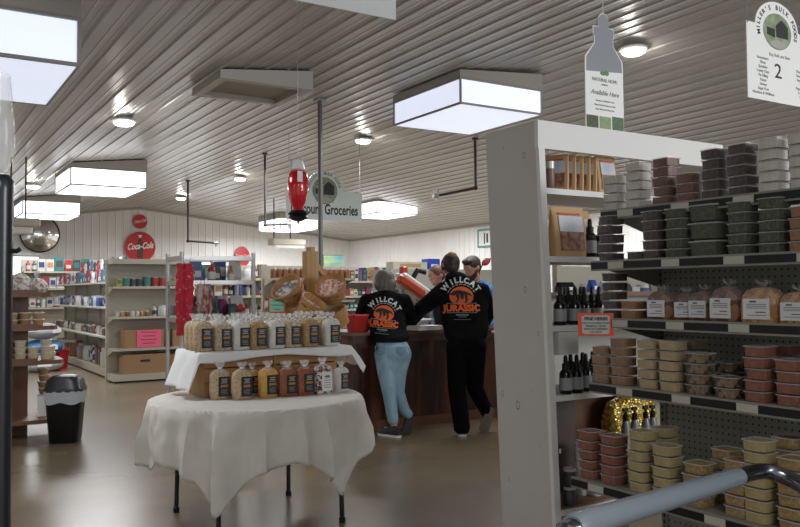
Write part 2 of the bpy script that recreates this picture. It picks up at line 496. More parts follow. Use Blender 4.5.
while z < cz(A.x) - A.z - .05:
    e = (.008, 0) if k % 2 else (0, .008)
    mb.tube([(.008 - e[0], .003 - e[1], z), (.008 - e[0], .003 - e[1], z + .035), (.008 + e[0], .003 + e[1], z + .035), (.008 + e[0], .003 + e[1], z), (.008 - e[0], .003 - e[1], z)], .0025, 5); z += .03; k += 1
mb.build('chain', grey_metal, t)

# ---- blank back of a near hanging sign at the top of the view
A = at(396, 20, Y=4.0)
t = thing('blank_hanging_sign', 'plain pale sign board hanging at the top edge, above the unlit vent', 'sign', (A.x - 1.2, 4.0, A.z))
MB().box(0, 1.2, 0, .01, 0, .55).build('sign_board', mat('pale_board', (.62, .64, .62), .4), t)
for x in (.05, 1.15): MB().tube([(x, .005, .55), (x, .005, cz(A.x - 1.2 + x) - A.z)], .004, 6).build('chain', grey_metal, t)

# ---- bottle-shaped hanging sign
Ys = 3.15
A = at(586, 132, Y=Ys); B = at(624, 132, Y=Ys); T = at(603, 13, Y=Ys)
W_ = B.x - A.x; Ht = T.z - A.z; c = W_ / 2
t = thing('bottle_shaped_sign', 'hanging sign cut like a dropper bottle, behind the bookcase top', 'sign', (A.x, Ys, A.z))
prof = [(c, 0), (c, .56), (.98 * c, .62), (.62 * c, .71), (.5 * c, .74), (.5 * c, .80), (.56 * c, .82), (.56 * c, .88), (.26 * c, .885), (.26 * c, .96), (.14 * c, .99), (0, 1.0)]
R_ = [(c + x, z * Ht) for x, z in prof]; L_ = [(c - x, z * Ht) for x, z in reversed(prof[:-1])]
MB().prism(R_ + L_, 0, .006).build('white_edge', paper, t)
def shr(o, k=.93): return [(c + (x - c) * k, Ht * .5 + (z - Ht * .5) * (.985)) for x, z in o]
up_ = [(x, z) for x, z in shr(R_ + L_) if z > Ht * .5]
up_ = [(c + c * .93, Ht * .53)] + [q for q in up_ if q[1] > Ht * .54] + [(c - c * .93, Ht * .50)]
MB().prism(up_, -.002, 0).build('grey_glass_print', mat('print_grey', (.26, .27, .29), .4), t)
mb = MB(); letters(mb, 'NATURAL HOPE', .026, c, Ht * .43, -.001, bold=.0004); letters(mb, 'HERBALS', .012, c, Ht * .40, -.001)
letters(mb, 'Available Here', .036, c, Ht * .32, -.001, shear=.4, bold=.0004)
for k, s in enumerate(('Tinctures, Herbals & Teas', 'Many Herbal Choices to Find', 'Non Gluten & Chem Free')): letters(mb, s, .0135, c, Ht * (.265 - .035 * k), -.001)
mb.build('lettering', MATS['grey_ink'], t)
mb = MB(); mb.ball((c - .012, -.001, Ht * .50), .022, .002, .012); mb.ball((c + .015, -.001, Ht * .505), .02, .002, .014); mb.build('leaf_logo', mat('leaf_green', (.12, .25, .07), .5), t, True)
for k, (cc, nm) in enumerate((((.10, .05, .04), 'pic_a'), ((.35, .22, .16), 'pic_b'), ((.10, .2, .08), 'pic_c'))):
    MB().box(.006 + k * W_ / 3, (k + 1) * W_ / 3 - .004, -.002, 0, Ht * .03, Ht * (.145 + .01 * (k > 1))).build('herb_picture', mat(nm, cc, .5, n=60, c2=(cc[2], cc[0] * 1.3, cc[2])), t)
MB().tube([(c, .003, Ht * .99), (c, .003, cz(A.x + c) - A.z - .02)], .0025, 6).build('cord', paper, t)

# ---- the red feeder
P = at(298, 165, D=5.4)
t = thing('hummingbird_feeder', 'red glass hummingbird feeder with black base hanging over the table', 'feeder', P); t.scale = (1.15, 1.15, 1.0)
MB().lathe([(.02, -.03), (.045, -.045), (.058, -.08), (.060, -.14), (.058, -.19), (.045, -.25), (.03, -.285), (.028, -.30)], 20).build('nectar_bottle', mat('red_glass', (.6, .005, .012), .08, coat=.5), t, True)
MB().lathe([(.03, .03), (.035, .0), (.042, -.03), (.02, -.048)], 18).build('clear_cap', clear('clear_cap', a=.5), t, True)
MB().lathe([(.025, -.297), (.045, -.305), (.062, -.325), (.05, -.335), (.058, -.35), (.03, -.37), (.01, -.375)], 10).build('black_base', black, t, True)
MB().lathe([(.008, -.375), (.01, -.39)], 8).build('spout', grey_metal, t)
MB().box(-.03, 0, -.061, -.057, -.12, -.05).build('tag', paper, t)
MB().tube([(0, 0, .03), (0, 0, cz(P.x) - P.z - .02)], .0015, 5).build('hanging_wire', grey_metal, t)
mb = MB(); mb.tube([(-.04, 0, -.02), (-.04, 0, .02), (0, 0, .055), (.04, 0, .02), (.04, 0, -.02)], .003, 6); mb.build('bail', grey_metal, t)

# ---- round red signs on the gable wall
def round_sign(px, py, r, lab, big):
    P = at(px, py, Y=YW - .06)
    t = thing('round_red_sign', lab, 'sign', P)
    disc(MB(), 0, 0, r, r, 0, .03, 40).build('sign_disc', mat('sign_red', (.55, .012, .02), .3), t)
    mb = MB()
    for k in range(40):
        a0, a1 = 2 * PI * k / 40, 2 * PI * (k + 1) / 40
        mb.add([(r * math.cos(a0), -.002, r * math.sin(a0)), (r * math.cos(a1), -.002, r * math.sin(a1)), (r * .965 * math.cos(a1), -.002, r * .965 * math.sin(a1)), (r * .965 * math.cos(a0), -.002, r * .965 * math.sin(a0))], [(0, 1, 2, 3)])
    mb.build('rim', mat('sign_rim', (.5, .3, .28), .4), t)
    if big:
        MB().prism([(-.09, -.42), (.09, -.42), (.09, .1), (.04, .2), (.035, .3), (-.035, .3), (-.04, .2), (-.09, .1)], -.006, 0).build('bottle_picture', mat('bottle_brown', (.09, .03, .02), .3), t)
        MB().prism([(-.04, .28), (.04, .28), (.04, .34), (.07, .36), (-.07, .36), (-.04, .34)], -.008, 0).build('bottle_cap', paper, t)
    mb = MB(); vs, fs = text_mesh('Coca-Cola', .3, shear=.35, bold=.008)
    wx = max(v.x for v in vs) - min(v.x for v in vs); k = 1.62 * r / wx
    mb.add([(v.x * k, -.012 - v.z, v.y * k * 1.5 - r * .12 + v.x * .06) for v in vs], fs)
    mb.build('lettering', paper, t)


round_sign(140, 247, .47, 'large round red soda sign with white script on the gable wall', True)
round_sign(140, 221.5, .22, 'small round red soda button sign above the larger one', False)
P = at(372, 0, Y=20)
# half-hidden round red sign behind the rack
P = at(242, 257, Y=YW - .06)
t = thing('round_red_sign', 'round red soda sign low on the gable wall behind the pipe rack', 'sign', P)
disc(MB(), 0, 0, .27, .34, 0, .03).build('sign_disc', MATS['sign_red'], t)
mb = MB(); letters(mb, 'Coca-Cola', .12, 0, 0, -.002, shear=.35); mb.build('lettering', paper, t)

# ---- convex mirror
P = at(40, 234, Y=YW - .08)
t = thing('convex_mirror', 'round convex security mirror high on the gable wall', 'mirror', P)
rings = []
for i in range(8):
    rr = .5 * i / 7 + .002; y = -.14 * (1 - (rr / .5) ** 2)
    rings.append([(rr * math.cos(2 * PI * k / 40), y, rr * math.sin(2 * PI * k / 40)) for k in range(40)])
MB().loft(rings).build('mirror_dome', mat('mirror', (.75, .75, .74), .06, 1.0), t, True)
mb = MB(); mb.loft([[(r * math.cos(2 * PI * k / 40), y, r * math.sin(2 * PI * k / 40)) for k in range(40)] for r, y in ((.5, -.01), (.53, -.01), (.53, .03), (.5, .03))], caps=False)
mb.build('rim', black, t)

# ---- picture frame on the right wall
A = at(478, 248, X=XW - .04); B = at(493, 230, X=XW - .04)
y0, y1, z0, z1 = min(A.y, B.y), max(A.y, B.y), A.z, B.z + .05
t = thing('framed_picture', 'small framed picture with teal border on the ribbed side wall', 'picture', (XW - .05, y0, z0))
L = y1 - y0; h = z1 - z0
MB().box(0, .02, .05, L - .05, .05, h - .05).build('picture', paper, t)
MB().box(-.01, .02, 0, L, 0, .05).box(-.01, .02, 0, L, h - .05, h).box(-.01, .02, 0, .05, .05, h - .05).box(-.01, .02, L - .05, L, .05, h - .05).build('frame', mat('teal', (.08, .3, .27), .4), t)
MB().box(-.002, .0, L * .3, L * .42, h * .25, h * .75).box(-.002, .0, L * .5, L * .58, h * .2, h * .8).build('dark_print', ink, t)

# ------------------------------------------------------------------ store shelving
def gondola(name, label, X0, X1, Yf, Yb, base, levels, top, facing='y', strips=False, group=None):
    """shelf unit facing -y, x from X0 to X1; shelves from the back panel Yb out to Yf"""
    t = thing(name, label, 'shelf unit', (X0, Yf, 0), 0, group)
    w = X1 - X0; d = Yb - Yf
    MB().box(.02, w - .02, d - .03, d, .1, top).build('back_panel', shelf_beige, t)
    MB().box(0, w, 0.0, d, .03, base).build('base_deck', shelf_beige, t)
    MB().box(.02, w - .02, .02, d, 0, .03).build('kick_plate', black, t)
    for x in (-.02, w - .02): MB().box(x, x + .04, d - .05, d + .01, 0, top + .01).build('upright', shelf_beige, t)
    for z, dd in levels:
        s = MB().box(.0, w, d - dd, d - .03, z - .02, z).box(0, w, d - dd - .012, d - dd, z - .035, z + .004)
        for x in (.002, w - .012):
            s.add([(x, d - .03, z - .02), (x, d - dd, z - .02), (x, d - .03, z - .14), (x + .01, d - .03, z - .02), (x + .01, d - dd, z - .02), (x + .01, d - .03, z - .14)], [(0, 1, 2), (3, 5, 4), (0, 3, 4, 1), (1, 4, 5, 2), (0, 2, 5, 3)])
        s.build('shelf', shelf_beige, t)
    return t


G1Y = 13.3
g1 = gondola('gondola_shelf', 'beige shelf unit with cartons and cans under the round red signs', 2.97, 4.32, G1Y, G1Y + .5, .13, [(1.525, .42), (1.045, .45), (.535, .45)], 1.95)
MB().box(0, 1.35, .06, .5, 1.89, 1.97).build('canopy_top', shelf_beige, g1)

# the long run of shelving down the aisle, seen along its open side
t = thing('aisle_gondola', 'long beige shelf run down the aisle stocked with blue boxes and hanging packs', 'shelf unit', (3.0, 13.86, 0))
Ln = 6.3
MB().box(.42, .46, 0, Ln, .1, 1.75).build('back_panel', shelf_beige, t)
MB().box(0.05, .42, 0, Ln, .03, .15).build('base_deck', shelf_beige, t); MB().box(.08, .4, 0, Ln, 0, .03).build('kick_plate', black, t)
for k in range(6): MB().box(.38, .43, k * 1.24, k * 1.24 + .04, 0.0, 1.78).build('upright', shelf_beige, t)
for z, x in ((1.19, .02), (.70, 0.0), (1.62, .1)): MB().box(x, .42, 0, Ln, z - .03, z).build('shelf', mat('shelf_pale', (.62, .61, .55), .4), t)
RUN = (3.0, 13.9, Ln)


def goods_box(w, d, h, m, m2=None, name='carton_box'):
    mb = MB(); mb.rbox(-w / 2, w / 2, -d / 2, d / 2, 0, h, min(w, d) * .06, 1)
    return mb, m, m2


PAL = [(0.022, 0.050, 0.216), (0.324, 0.029, 0.029), (0.504, 0.490, 0.446), (0.036, 0.180, 0.158), (0.396, 0.288, 0.058), (0.058, 0.058, 0.065), (0.446, 0.216, 0.072), (0.252, 0.036, 0.144), (0.540, 0.540, 0.547), (0.072, 0.144, 0.288), (0.014, 0.216, 0.072), (0.216, 0.086, 0.036)]
PM = [mat('pack_%d' % i, c, .4) for i, c in enumerate(PAL)]
KIND = {}


def pack_kind(kind, ci):
    """small shelf goods, one prototype for each kind and colour; unit about 1 m tall, scaled when placed"""
    key = (kind, ci)
    if key in KIND: return KIND[key]
    m = PM[ci]; t = thing(kind, 'x', {'box_pack': 'box', 'tin_can': 'can', 'bottle': 'bottle', 'pouch': 'pouch', 'jar': 'jar'}[kind])
    if kind == 'box_pack':
        MB().rbox(-.3, .3, -.15, .15, 0, 1, .01, 1).build('carton_body', m, t)
        MB().box(-.22, .22, -.156, -.15, .3, .75).build('front_label', PM[(ci * 5 + 2) % 12 if (ci * 5 + 2) % 12 != ci else 2], t)
    elif kind == 'tin_can':
        MB().lathe([(.33, 0), (.35, .02), (.35, .98), (.33, 1)], 16).build('can_body', grey_metal, t, True)
        MB().lathe([(.355, .06), (.355, .94)], 16, caps=False).build('paper_label', m, t, True)
    elif kind == 'bottle':
        MB().lathe([(.17, 0), (.19, .02), (.19, .6), (.15, .68), (.07, .76), (.07, .9)], 14).build('bottle_body', m, t, True)
        MB().lathe([(.08, .88), (.08, 1.0)], 10).build('cap', PM[(ci * 3 + 5) % 12], t, True)
        MB().lathe([(.193, .15), (.193, .5)], 14, caps=False).build('paper_label', PM[2 if ci != 2 else 5], t, True)
    elif kind == 'jar':
        MB().lathe([(.36, 0), (.4, .05), (.4, .75), (.33, .85)], 14).build('jar_body', m, t, True)
        MB().lathe([(.35, .84), (.35, 1.0)], 14).build('lid', PM[8], t, True)
    else:
        MB().loft([[(-.3, -.12, 0), (.3, -.12, 0), (.3, .12, 0), (-.3, .12, 0)], [(-.32, -.15, .4), (.32, -.15, .4), (.32, .15, .4), (-.32, .15, .4)], [(-.3, -.02, .95), (.3, -.02, .95), (.3, .02, .95), (-.3, .02, .95)], [(-.3, -.01, 1), (.3, -.01, 1), (.3, .01, 1), (-.3, .01, 1)]]).build('pouch_body', m, t)
        MB().box(-.2, .2, -.155, -.14, .25, .55).build('front_label', PM[8 if ci != 8 else 1], t)
    KIND[key] = Proto(t); return KIND[key]


CN = ['dark blue', 'red', 'off-white', 'teal', 'yellow', 'black', 'orange', 'maroon', 'white', 'steel blue', 'green', 'brown']
ORD = ['first', 'second', 'third', 'fourth', 'fifth', 'sixth', 'seventh', 'eighth', 'ninth', 'tenth', 'eleventh', 'twelfth', 'thirteenth', 'fourteenth', 'fifteenth', 'sixteenth']
RCOUNT = {}


def row(where, p0, p1, h, kinds, cols, gap=1.1, rz=0, jit=.03, short=None):
    """a row of goods on a shelf, standing side by side from p0 to p1"""
    p0 = Vector(p0); p1 = Vector(p1); d = p1 - p0; L = d.length; u = d.normalized(); s = 0; i = 0
    while True:
        k = random.choice(kinds); ci = random.choice(cols); hh = h * random.uniform(.75, 1.0)
        wd = {'box_pack': .6, 'tin_can': .7, 'bottle': .42, 'pouch': .62, 'jar': .8}[k] * hh
        if s + wd > L: break
        pr = pack_kind(k, ci); n = RCOUNT.get((where, k, ci), 0); RCOUNT[(where, k, ci)] = n + 1
        pos = p0 + u * (s + wd / 2) + Vector((0, random.uniform(-jit, jit) * .5, 0))
        lab = '%s %s, %s one of its colour %s' % (CN[ci], {'box_pack': 'box', 'tin_can': 'can', 'bottle': 'bottle', 'pouch': 'pouch', 'jar': 'jar'}[k], ORD[min(n, 15)] if n < 16 else ORD[n - 16] + ' past the sixteenth', where)
        pr.place(pos, rz, lab, 'packaged goods ' + where, scale=hh)
        s += wd * gap + .004; i += 1


# goods on the endcap unit
yb = G1Y + .2
row('on the can shelf', (3.05, yb, 1.527), (4.28, yb, 1.527), .17, ['tin_can', 'box_pack', 'tin_can'], [1, 3, 4, 5, 8, 9, 10, 6])
row('on the jar shelf', (3.62, yb, 1.047), (4.28, yb, 1.047), .19, ['jar', 'bottle', 'box_pack'], [0, 8, 9, 5, 2])
row('low on the jar shelf', (3.05, yb, 1.047), (3.6, yb, 1.047), .09, ['tin_can', 'jar'], [11, 6, 2])


def carton_box(x, y, z, w, d, h, lab, sign=None, rz=0):
    t = thing('cardboard_carton', lab, 'box', (x, y, z), rz)
    MB().box(-w / 2, w / 2, -d / 2, d / 2, 0, h).build('carton_body', carton, t)
    MB().box(-w / 2 - .002, w / 2 + .002, -d / 2 - .002, d / 2 + .002, h, h + .004).build('flap', mat('carton_flap', (.42, .27, .15), .8), t)
    MB().box(-w * .12, w * .12, -d / 2 - .003, -d / 2, h * .62, h * .74).build('hand_hole', ink, t)
    if sign:
        MB().box(-w * .2, w * .42, -d / 2 - .008, -d / 2 - .003, h * .05, h * .98).build('paper_notice', mat('pink_paper', (.85, .12, .25), .6), t)
        mb = MB()
        for k in range(4): letters(mb, '~~~~~~'[: 5 - k % 2], .09, w * .11, h * (.78 - .2 * k), -d / 2 - .0095)
        mb.build('handwriting', ink, t)
    return t


carton_box(3.47, G1Y + .22, .537, .62, .3, .29, 'brown carton with a bright pink notice on the third shelf', True)
carton_box(4.10, G1Y + .24, .537, .34, .3, .27, 'plain brown carton at the end of the pink notice shelf')
carton_box(3.47, G1Y + .2, .132, .66, .34, .3, 'brown carton on the base shelf below the pink notice')
carton_box(4.07, G1Y + .24, .132, .36, .3, .28, 'darker carton on the base deck beside the big one')

# goods along the aisle run
X0, Y0, Ln = RUN
for z, hh, ks, cs, wn, dx in ((1.62, .24, ['box_pack', 'pouch', 'bottle'], [8, 2, 5, 1, 3, 9], 'on the top of the aisle run', .22), (1.19, .2, ['box_pack', 'box_pack', 'jar'], [0, 0, 8, 9, 2], 'on the blue box shelf', .12),
                              (.70, .17, ['pouch', 'jar', 'pouch'], [2, 11, 5, 3], 'on the lower aisle shelf', .12), (.152, .34, ['bottle', 'box_pack', 'jar'], [8, 5, 2, 11], 'on the aisle base deck', .2)):
    row(wn, (X0 + dx, Y0, z), (X0 + dx, Y0 + 5.9, z), hh, ks, cs, rz=-PI / 2, gap=1.25)
# peg-hung packs above the aisle run
for k in range(13):
    pk = pack_kind('pouch', [5, 8, 1, 5, 9][k % 5]).place((X0 + .34, Y0 + .25 + k * .3, 1.83 - .02 * (k % 3)), -PI / 2, '%s hanging pack, %s along the top of the aisle run' % (CN[[5, 8, 1, 5, 9][k % 5]], ORD[k]), 'packs hanging over the aisle run', scale=.24)
# far cross shelf by the gable wall
g2 = gondola('gondola_shelf', 'far beige shelf unit crowded with small white packs by the mirror', 2.6, 5.2, 20.6, 21.1, .16, [(1.55, .4), (1.95, .35), (1.1, .42)], 2.25)
for z, hh in ((1.96, .34), (1.56, .28), (1.11, .26)):
    row('on the far cross unit, %s' % {1.96: 'top shelf', 1.56: 'middle shelf', 1.11: 'lower shelf'}[z], (2.65, 20.85, z), (5.1, 20.85, z), hh, ['box_pack', 'bottle', 'pouch'], [8, 2, 8, 5, 1, 3])

# wall of bottles behind the rack, and the neighbouring units
g3 = gondola('gondola_shelf', 'white shelf unit of dark bottles behind the grey pipe rack', 4.45, 5.75, 13.35, 13.85, .16, [(1.66, .4), (1.36, .42), (1.0, .42), (.6, .42)], 1.9)
for z, hh in ((1.665, .26), (1.365, .24), (1.005, .26), (.605, .3)):
    row('at %s of the bottle unit' % {1.665: 'the top', 1.365: 'the upper middle', 1.005: 'the middle', .605: 'the low shelf'}[z], (4.5, 13.6, z), (5.7, 13.6, z), hh, ['bottle', 'bottle', 'jar', 'box_pack'], [5, 0, 8, 11, 9, 5])
g4 = gondola('gondola_shelf', 'grey-beige shelf unit with a full top row of amber jars beside the baskets', 5.1, 6.55, 11.9, 12.4, .16, [(1.64, .46), (1.28, .45), (.85, .45), (.5, .45)], 1.85)
for k in range(14):
    pack_kind('jar', 11).place((5.16 + k * .102, 12.1, 1.86 if False else 1.642), 0, 'amber jar, %s along the top jar row beside the baskets' % ORD[k], 'amber jars in the top row', scale=(.12, .12, .17))
row('on the green can shelf', (5.15, 12.1, 1.285), (6.5, 12.1, 1.285), .2, ['tin_can', 'box_pack'], [10, 10, 3, 8], gap=1.02)
row('below the green cans', (5.15, 12.1, .855), (6.5, 12.1, .855), .2, ['tin_can', 'box_pack'], [10, 5, 11, 8], gap=1.02)
# shelving beyond the counter with books
g5 = gondola('book_gondola', 'long shelf unit of books and boxes behind the counter near the wall corner', 7.1, 9.6, 13.9, 14.4, .16, [(1.62, .4), (1.33, .42), (1.08, .42), (.7, .42), (.42, .42)], 1.72)
nb = 0
bk = None
for k in range(26):
    ci = [5, 9, 8, 1, 6, 11, 2, 7, 0, 4, 4, 7, 8][k % 13]
    key = ('book', ci)
    if key not in KIND:
        t = thing('book', 'x', 'book'); MB().box(-.1, .1, -.5, .5, 0, 1).build('cover', PM[ci], t); MB().box(-.08, .08, -.505, -.5, .7, .8).box(-.08, .08, -.505, -.5, .2, .5).build('spine_label', PM[(ci + 3) % 12], t)
        KIND[key] = Proto(t)
    KIND[key].place((7.2 + k * .092, 14.15, 1.622), 0, '%s book, %s along the top book row' % (CN[ci], 'number ' + ORD[k % 16] + (' past the middle' if k > 15 else '')), 'books in the top row', scale=(.38, .2, random.uniform(.2, .29)))
for z, hh, wn in ((1.335, .16, 'on the shelf under the books'), (1.085, .14, 'two shelves under the books'), (.705, .22, 'three shelves under the books')):
    row(wn, (7.15, 14.1, z), (9.55, 14.1, z), hh, ['box_pack', 'pouch'], [2, 4, 7, 8, 5, 3], gap=1.05)
# a small poster standing over the shelf corner
P = at(324, 262, Y=13.2); t = thing('landscape_poster', 'small bright yellow and blue landscape print above the shelves by the pole', 'poster', (P.x, P.y, P.z - .12))
wP = at(341, 262, Y=13.2).x - P.x + .02
MB().box(0, .4, 0, .02, 0, .24).build('print', mat('poster_yellow', (.55, .6, .1), .5, n=4, c2=(.1, .35, .5), stretch=(.5, 1, 3)), t)
MB().box(-.01, .41, .02, .03, -.01, .25).build('backing', black, t); MB().tube([(.2, .04, -P.z + .12), (.2, .04, .2)], .012).lathe([(.15, -P.z + .12), (.15, -P.z + .14)], 16, (.2, .04)).build('stand_pole', grey_metal, t)

# ------------------------------------------------------------------ pipe rack with red garments
rx0, rx1, ry0, ry1 = 2.27, 2.97, 7.45, 7.9
t = thing('pipe_rack', 'grey tubular metal rack behind the round table', 'rack', (rx0, ry0, 0))
w_, d_ = rx1 - rx0, ry1 - ry0
galv = mat('galvanised', (.5, .5, .49), .35, .5)
for x in (0, w_):
    for y in (0, d_): MB().tube([(x, y, 0), (x, y, 1.80)], .02, 10).build('post', galv, t, True); 
for z in (1.745, 1.515, 1.165, .6):
    mb = MB()
    for a, b in (((0, 0), (w_, 0)), ((0, d_), (w_, d_)), ((0, 0), (0, d_)), ((w_, 0), (w_, d_))): mb.box(min(a[0], b[0]) - .012, max(a[0], b[0]) + .012, min(a[1], b[1]) - .012, max(a[1], b[1]) + .012, z - .02, z + .02)
    mb.build('rail_frame', galv, t)
for z in (1.515, 1.165, .6): MB().box(.01, w_ - .01, .01, d_ - .01, z - .004, z + .004).build('wire_shelf', mat('shelf_wire', (.2, .2, .19), .5), t)
for k in range(8):
    ci = [5, 9, 8, 1, 5, 0, 6, 2][k]
    pack_kind(['bottle', 'pouch', 'box_pack'][k % 3], ci).place((rx0 + .14 + .065 * k, ry0 + .15 + .08 * (k % 3), 1.52), .1 * (k % 3), '%s %s on the top rack shelf, %s from the red scarves' % (CN[ci], ['bottle', 'pouch', 'box'][k % 3], ORD[k]), 'goods on the pipe rack', scale=.20 if k % 2 else .16)
    ci = [9, 5, 8, 3, 9, 7, 5, 8][k]
    pack_kind(['box_pack', 'pouch', 'jar'][k % 3], ci).place((rx0 + .10 + .072 * k, ry0 + .14 + .07 * (k % 3), 1.17), .1 * (k % 3), '%s %s on the middle rack shelf, %s from the red scarves' % (CN[ci], ['box', 'pouch', 'jar'][k % 3], ORD[k]), 'goods on the pipe rack', scale=.22 if k % 2 else .14)


def cloth_hang(name, lab, cat, m, x, y, ztop, zbot, w, group=None, ruf=.02, seed=0):
    rings = []
    n = 28
    for i in range(n + 1):
        z = ztop + (zbot - ztop) * i / n; ring = []
        for k in range(25):
            a = 2 * PI * k / 24
            rr = w * (1 + .18 * math.sin(5 * a + seed + i * .15) + .12 * math.sin(9 * a + i * .3 + seed) + .15 * noise.noise(Vector((math.cos(a) * 2, math.sin(a) * 2, z * 9 + seed))))
            rr *= .75 + .3 * math.sin(i / n * PI) + .12 * math.sin(i * 1.4 + seed)
            ring.append((rr * math.cos(a), rr * .5 * math.sin(a), z - zbot))
        rings.append(ring[:-1])
    t = thing(name, lab, cat, (x, y, zbot), 0, group)
    MB().loft(rings).build('folded_cloth', m, t, True)
    MB().tube([(0, 0, ztop - zbot - .02), (0, 0, ztop - zbot + .03), (.02, .0, ztop - zbot + .05)], .004, 6).build('hanger', grey_metal, t)
    return t


cloth_hang('hanging_scarf', 'bright red patterned scarf at the outer corner of the pipe rack', 'scarf', redcloth, rx0 - .03, ry0 - .07, 1.69, 1.03, .043, seed=1)
cloth_hang('hanging_scarf', 'second red patterned scarf tucked just behind the outermost one', 'scarf', redcloth, rx0 + .045, ry0 + .10 - .18, 1.69, 1.15, .036, seed=4)
cloth_hang('hanging_bag_bundle', 'red and white netted bundle hanging inside the pipe rack', 'bundle', mat('red_white_net', (.22, .03, .03), .7, n=34, c2=(.42, .33, .28), ramp=(.4, .6), stretch=(1, 1, .3)), rx0 + .19, ry0 - .07, 1.50, 1.12, .065, seed=2)
P = at(241, 308, Y=7.35)
t = thing('red_ornament', 'small red and white round ornament on the rack front', 'ornament', P); MB().ball((0, 0, 0), .04).build('ornament_ball', mat('dull_red', (.4, .03, .03), .4), t, True)
MB().lathe([(.012, .035), (.012, .055)], 8).tube([(0, 0, .05), (0, 0, 1.50 - P.z), (0, .1, 1.50 - P.z)], .002, 5).build('ornament_cap', grey_metal, t)

# ------------------------------------------------------------------ tower of tilted bushel baskets
TX, TY = 3.17, 6.60
t = thing('basket_tower', 'oak post stand that holds tilted split-wood baskets', 'display stand', (TX, TY, 0))
MB().box(-.055, -.018, -.05, .05, 0, 1.78).box(-.016, .022, -.05, .05, 0, 1.82).box(.024, .055, -.05, .05, 0, 1.78).build('post', oak, t)
MB().prism([(.055, 1.68), (.07, 1.67), (.20, 1.52), (.18, 1.50), (.055, 1.62)], -.03, .03).build('brace', oak, t)
MB().prism([(-.055, 1.55), (-.07, 1.54), (-.15, 1.42), (-.13, 1.40), (-.055, 1.49)], -.03, .03).build('brace', oak, t)
MB().box(-.3, .3, -.04, .04, 0, .08).box(-.04, .04, -.3, .3, 0, .08).build('foot_cross', oak, t)
bwood = mat('basket_wood', (.40, .20, .065), .6, n=16, c2=(.54, .31, .11), kind='wood', stretch=(1, 1, .15), bump=.2)


def basket(P, r, h, axis, lab, fillm, n_fill, seed=1):
    t = thing('bushel_basket', lab, 'basket', P, 0, 'split-wood baskets on the tower')
    z = Vector(axis).normalized(); q = Vector((0, 0, 1)).rotation_difference(z); t.rotation_mode = 'QUATERNION'; t.rotation_quaternion = q
    mb = MB(); S = 36
    for i in range(18):    # upright staves
        a0 = 2 * PI * (i + .04) / 18; a1 = 2 * PI * (i + .96) / 18; pts = []
        for (rr, zz) in ((r * .72, 0), (r, h)):
            for a in (a0, (a0 + a1) / 2, a1): pts.append((rr * math.cos(a), rr * math.sin(a), zz))
            for a in (a1, (a0 + a1) / 2, a0): pts.append(((rr - .006) * math.cos(a), (rr - .006) * math.sin(a), zz))
        mb.loft([pts[:6], pts[6:]])
    mb.lathe([(r * .72, .0), (r * .72, .008)], 24)
    mb.build('stave_wall', bwood, t)
    for zz, rr in ((h - .012, r + .004), (h * .55, r * .86 + .006), (.02, r * .73 + .004)):
        MB().lathe([(rr - .01, zz - .014), (rr + .002, zz - .014), (rr + .004, zz + .014), (rr - .01, zz + .014)], 36, caps=False).build('hoop', mat('hoop_wood', (.38, .20, .075), .55), t, True)
    if fillm:
        rings = []
        for i in range(9):
            rr = r * .92 * i / 8 + .003
            rings.append([(rr * math.cos(2 * PI * k / 30), rr * math.sin(2 * PI * k / 30), h * .68 + .028 * noise.noise(Vector((rr * 30 * math.cos(2 * PI * k / 30) + seed, rr * 30 * math.sin(2 * PI * k / 30), seed)))) for k in range(30)])
        o = MB().loft(rings).build('wrapped_candy', fillm, t, True); tag(o, kind='stuff')
    return t


candy1 = mat('candy_mix', (.25, .20, .18), .5, n=35, kind='voronoi', c2=(.7, .68, .65))
candy2 = mat('candy_pink', (.75, .6, .52), .4, n=45, kind='voronoi', c2=(.6, .18, .10))
def tb(px, py, D): return at(px, py, D=D)
bdir = -fw
def ax(right, toward, up): return r0 * right + Vector((-fw.x, -fw.y, 0)) * toward + Vector((0, 0, up))
basket(tb(296, 299, 6.98), .135, .17, ax(-.55, .75, .8), 'split-wood basket on the side of the tower with the green card', candy1, 30, 1)
basket(tb(334, 297, 7.05), .135, .15, ax(-.25, .85, .85), 'split-wood basket of pink candies facing the counter', candy2, 30, 2)
basket(tb(305, 316, 6.80), .115, .16, ax(.7, .35, 1), 'split-wood basket low at the centre of the tower, tipped toward the counter', candy2, 30, 3)
basket(tb(340, 326, 6.95), .12, .14, ax(-.5, .3, 1), 'lowest split-wood basket beside the white flour bags', None, 0, 4)
basket(tb(286, 326, 7.1), .12, .14, ax(.5, .2, 1), 'dark lower basket half hidden behind the upper flour bags', None, 0, 5)
P = tb(277, 306, 6.85)
t = thing('price_card', 'green card with red border clipped to the basket tower', 'card', P, -yaw)
MB().box(-.075, .075, 0, .004, -.06, .075).build('red_border', mat('card_red', (.6, .03, .04), .6), t)
MB().box(-.062, .062, -.003, 0, -.048, .063).build('green_face', mat('card_green', (.2, .5, .32), .6), t)
mb = MB()
for k, s in enumerate(('~~~', '~~~~', '~~')): letters(mb, s, .05, 0, .03 - .035 * k, -.004)
mb.build('handwriting', ink, t)

g6 = gondola('gondola_shelf', 'beige shelf unit seen through the open back of the white bookcase', 4.75, 6.1, 4.7, 5.15, .14, [(1.28, .38), (.9, .4), (.5, .4)], 1.62)
row('on the unit beyond the bookcase', (4.8, 4.9, 1.282), (6.05, 4.9, 1.282), .19, ['box_pack', 'pouch', 'jar'], [8, 9, 2, 8, 0, 5])
row('on the middle of the unit beyond the bookcase', (4.8, 4.9, .902), (6.05, 4.9, .902), .2, ['box_pack', 'pouch', 'jar'], [8, 2, 11, 5])
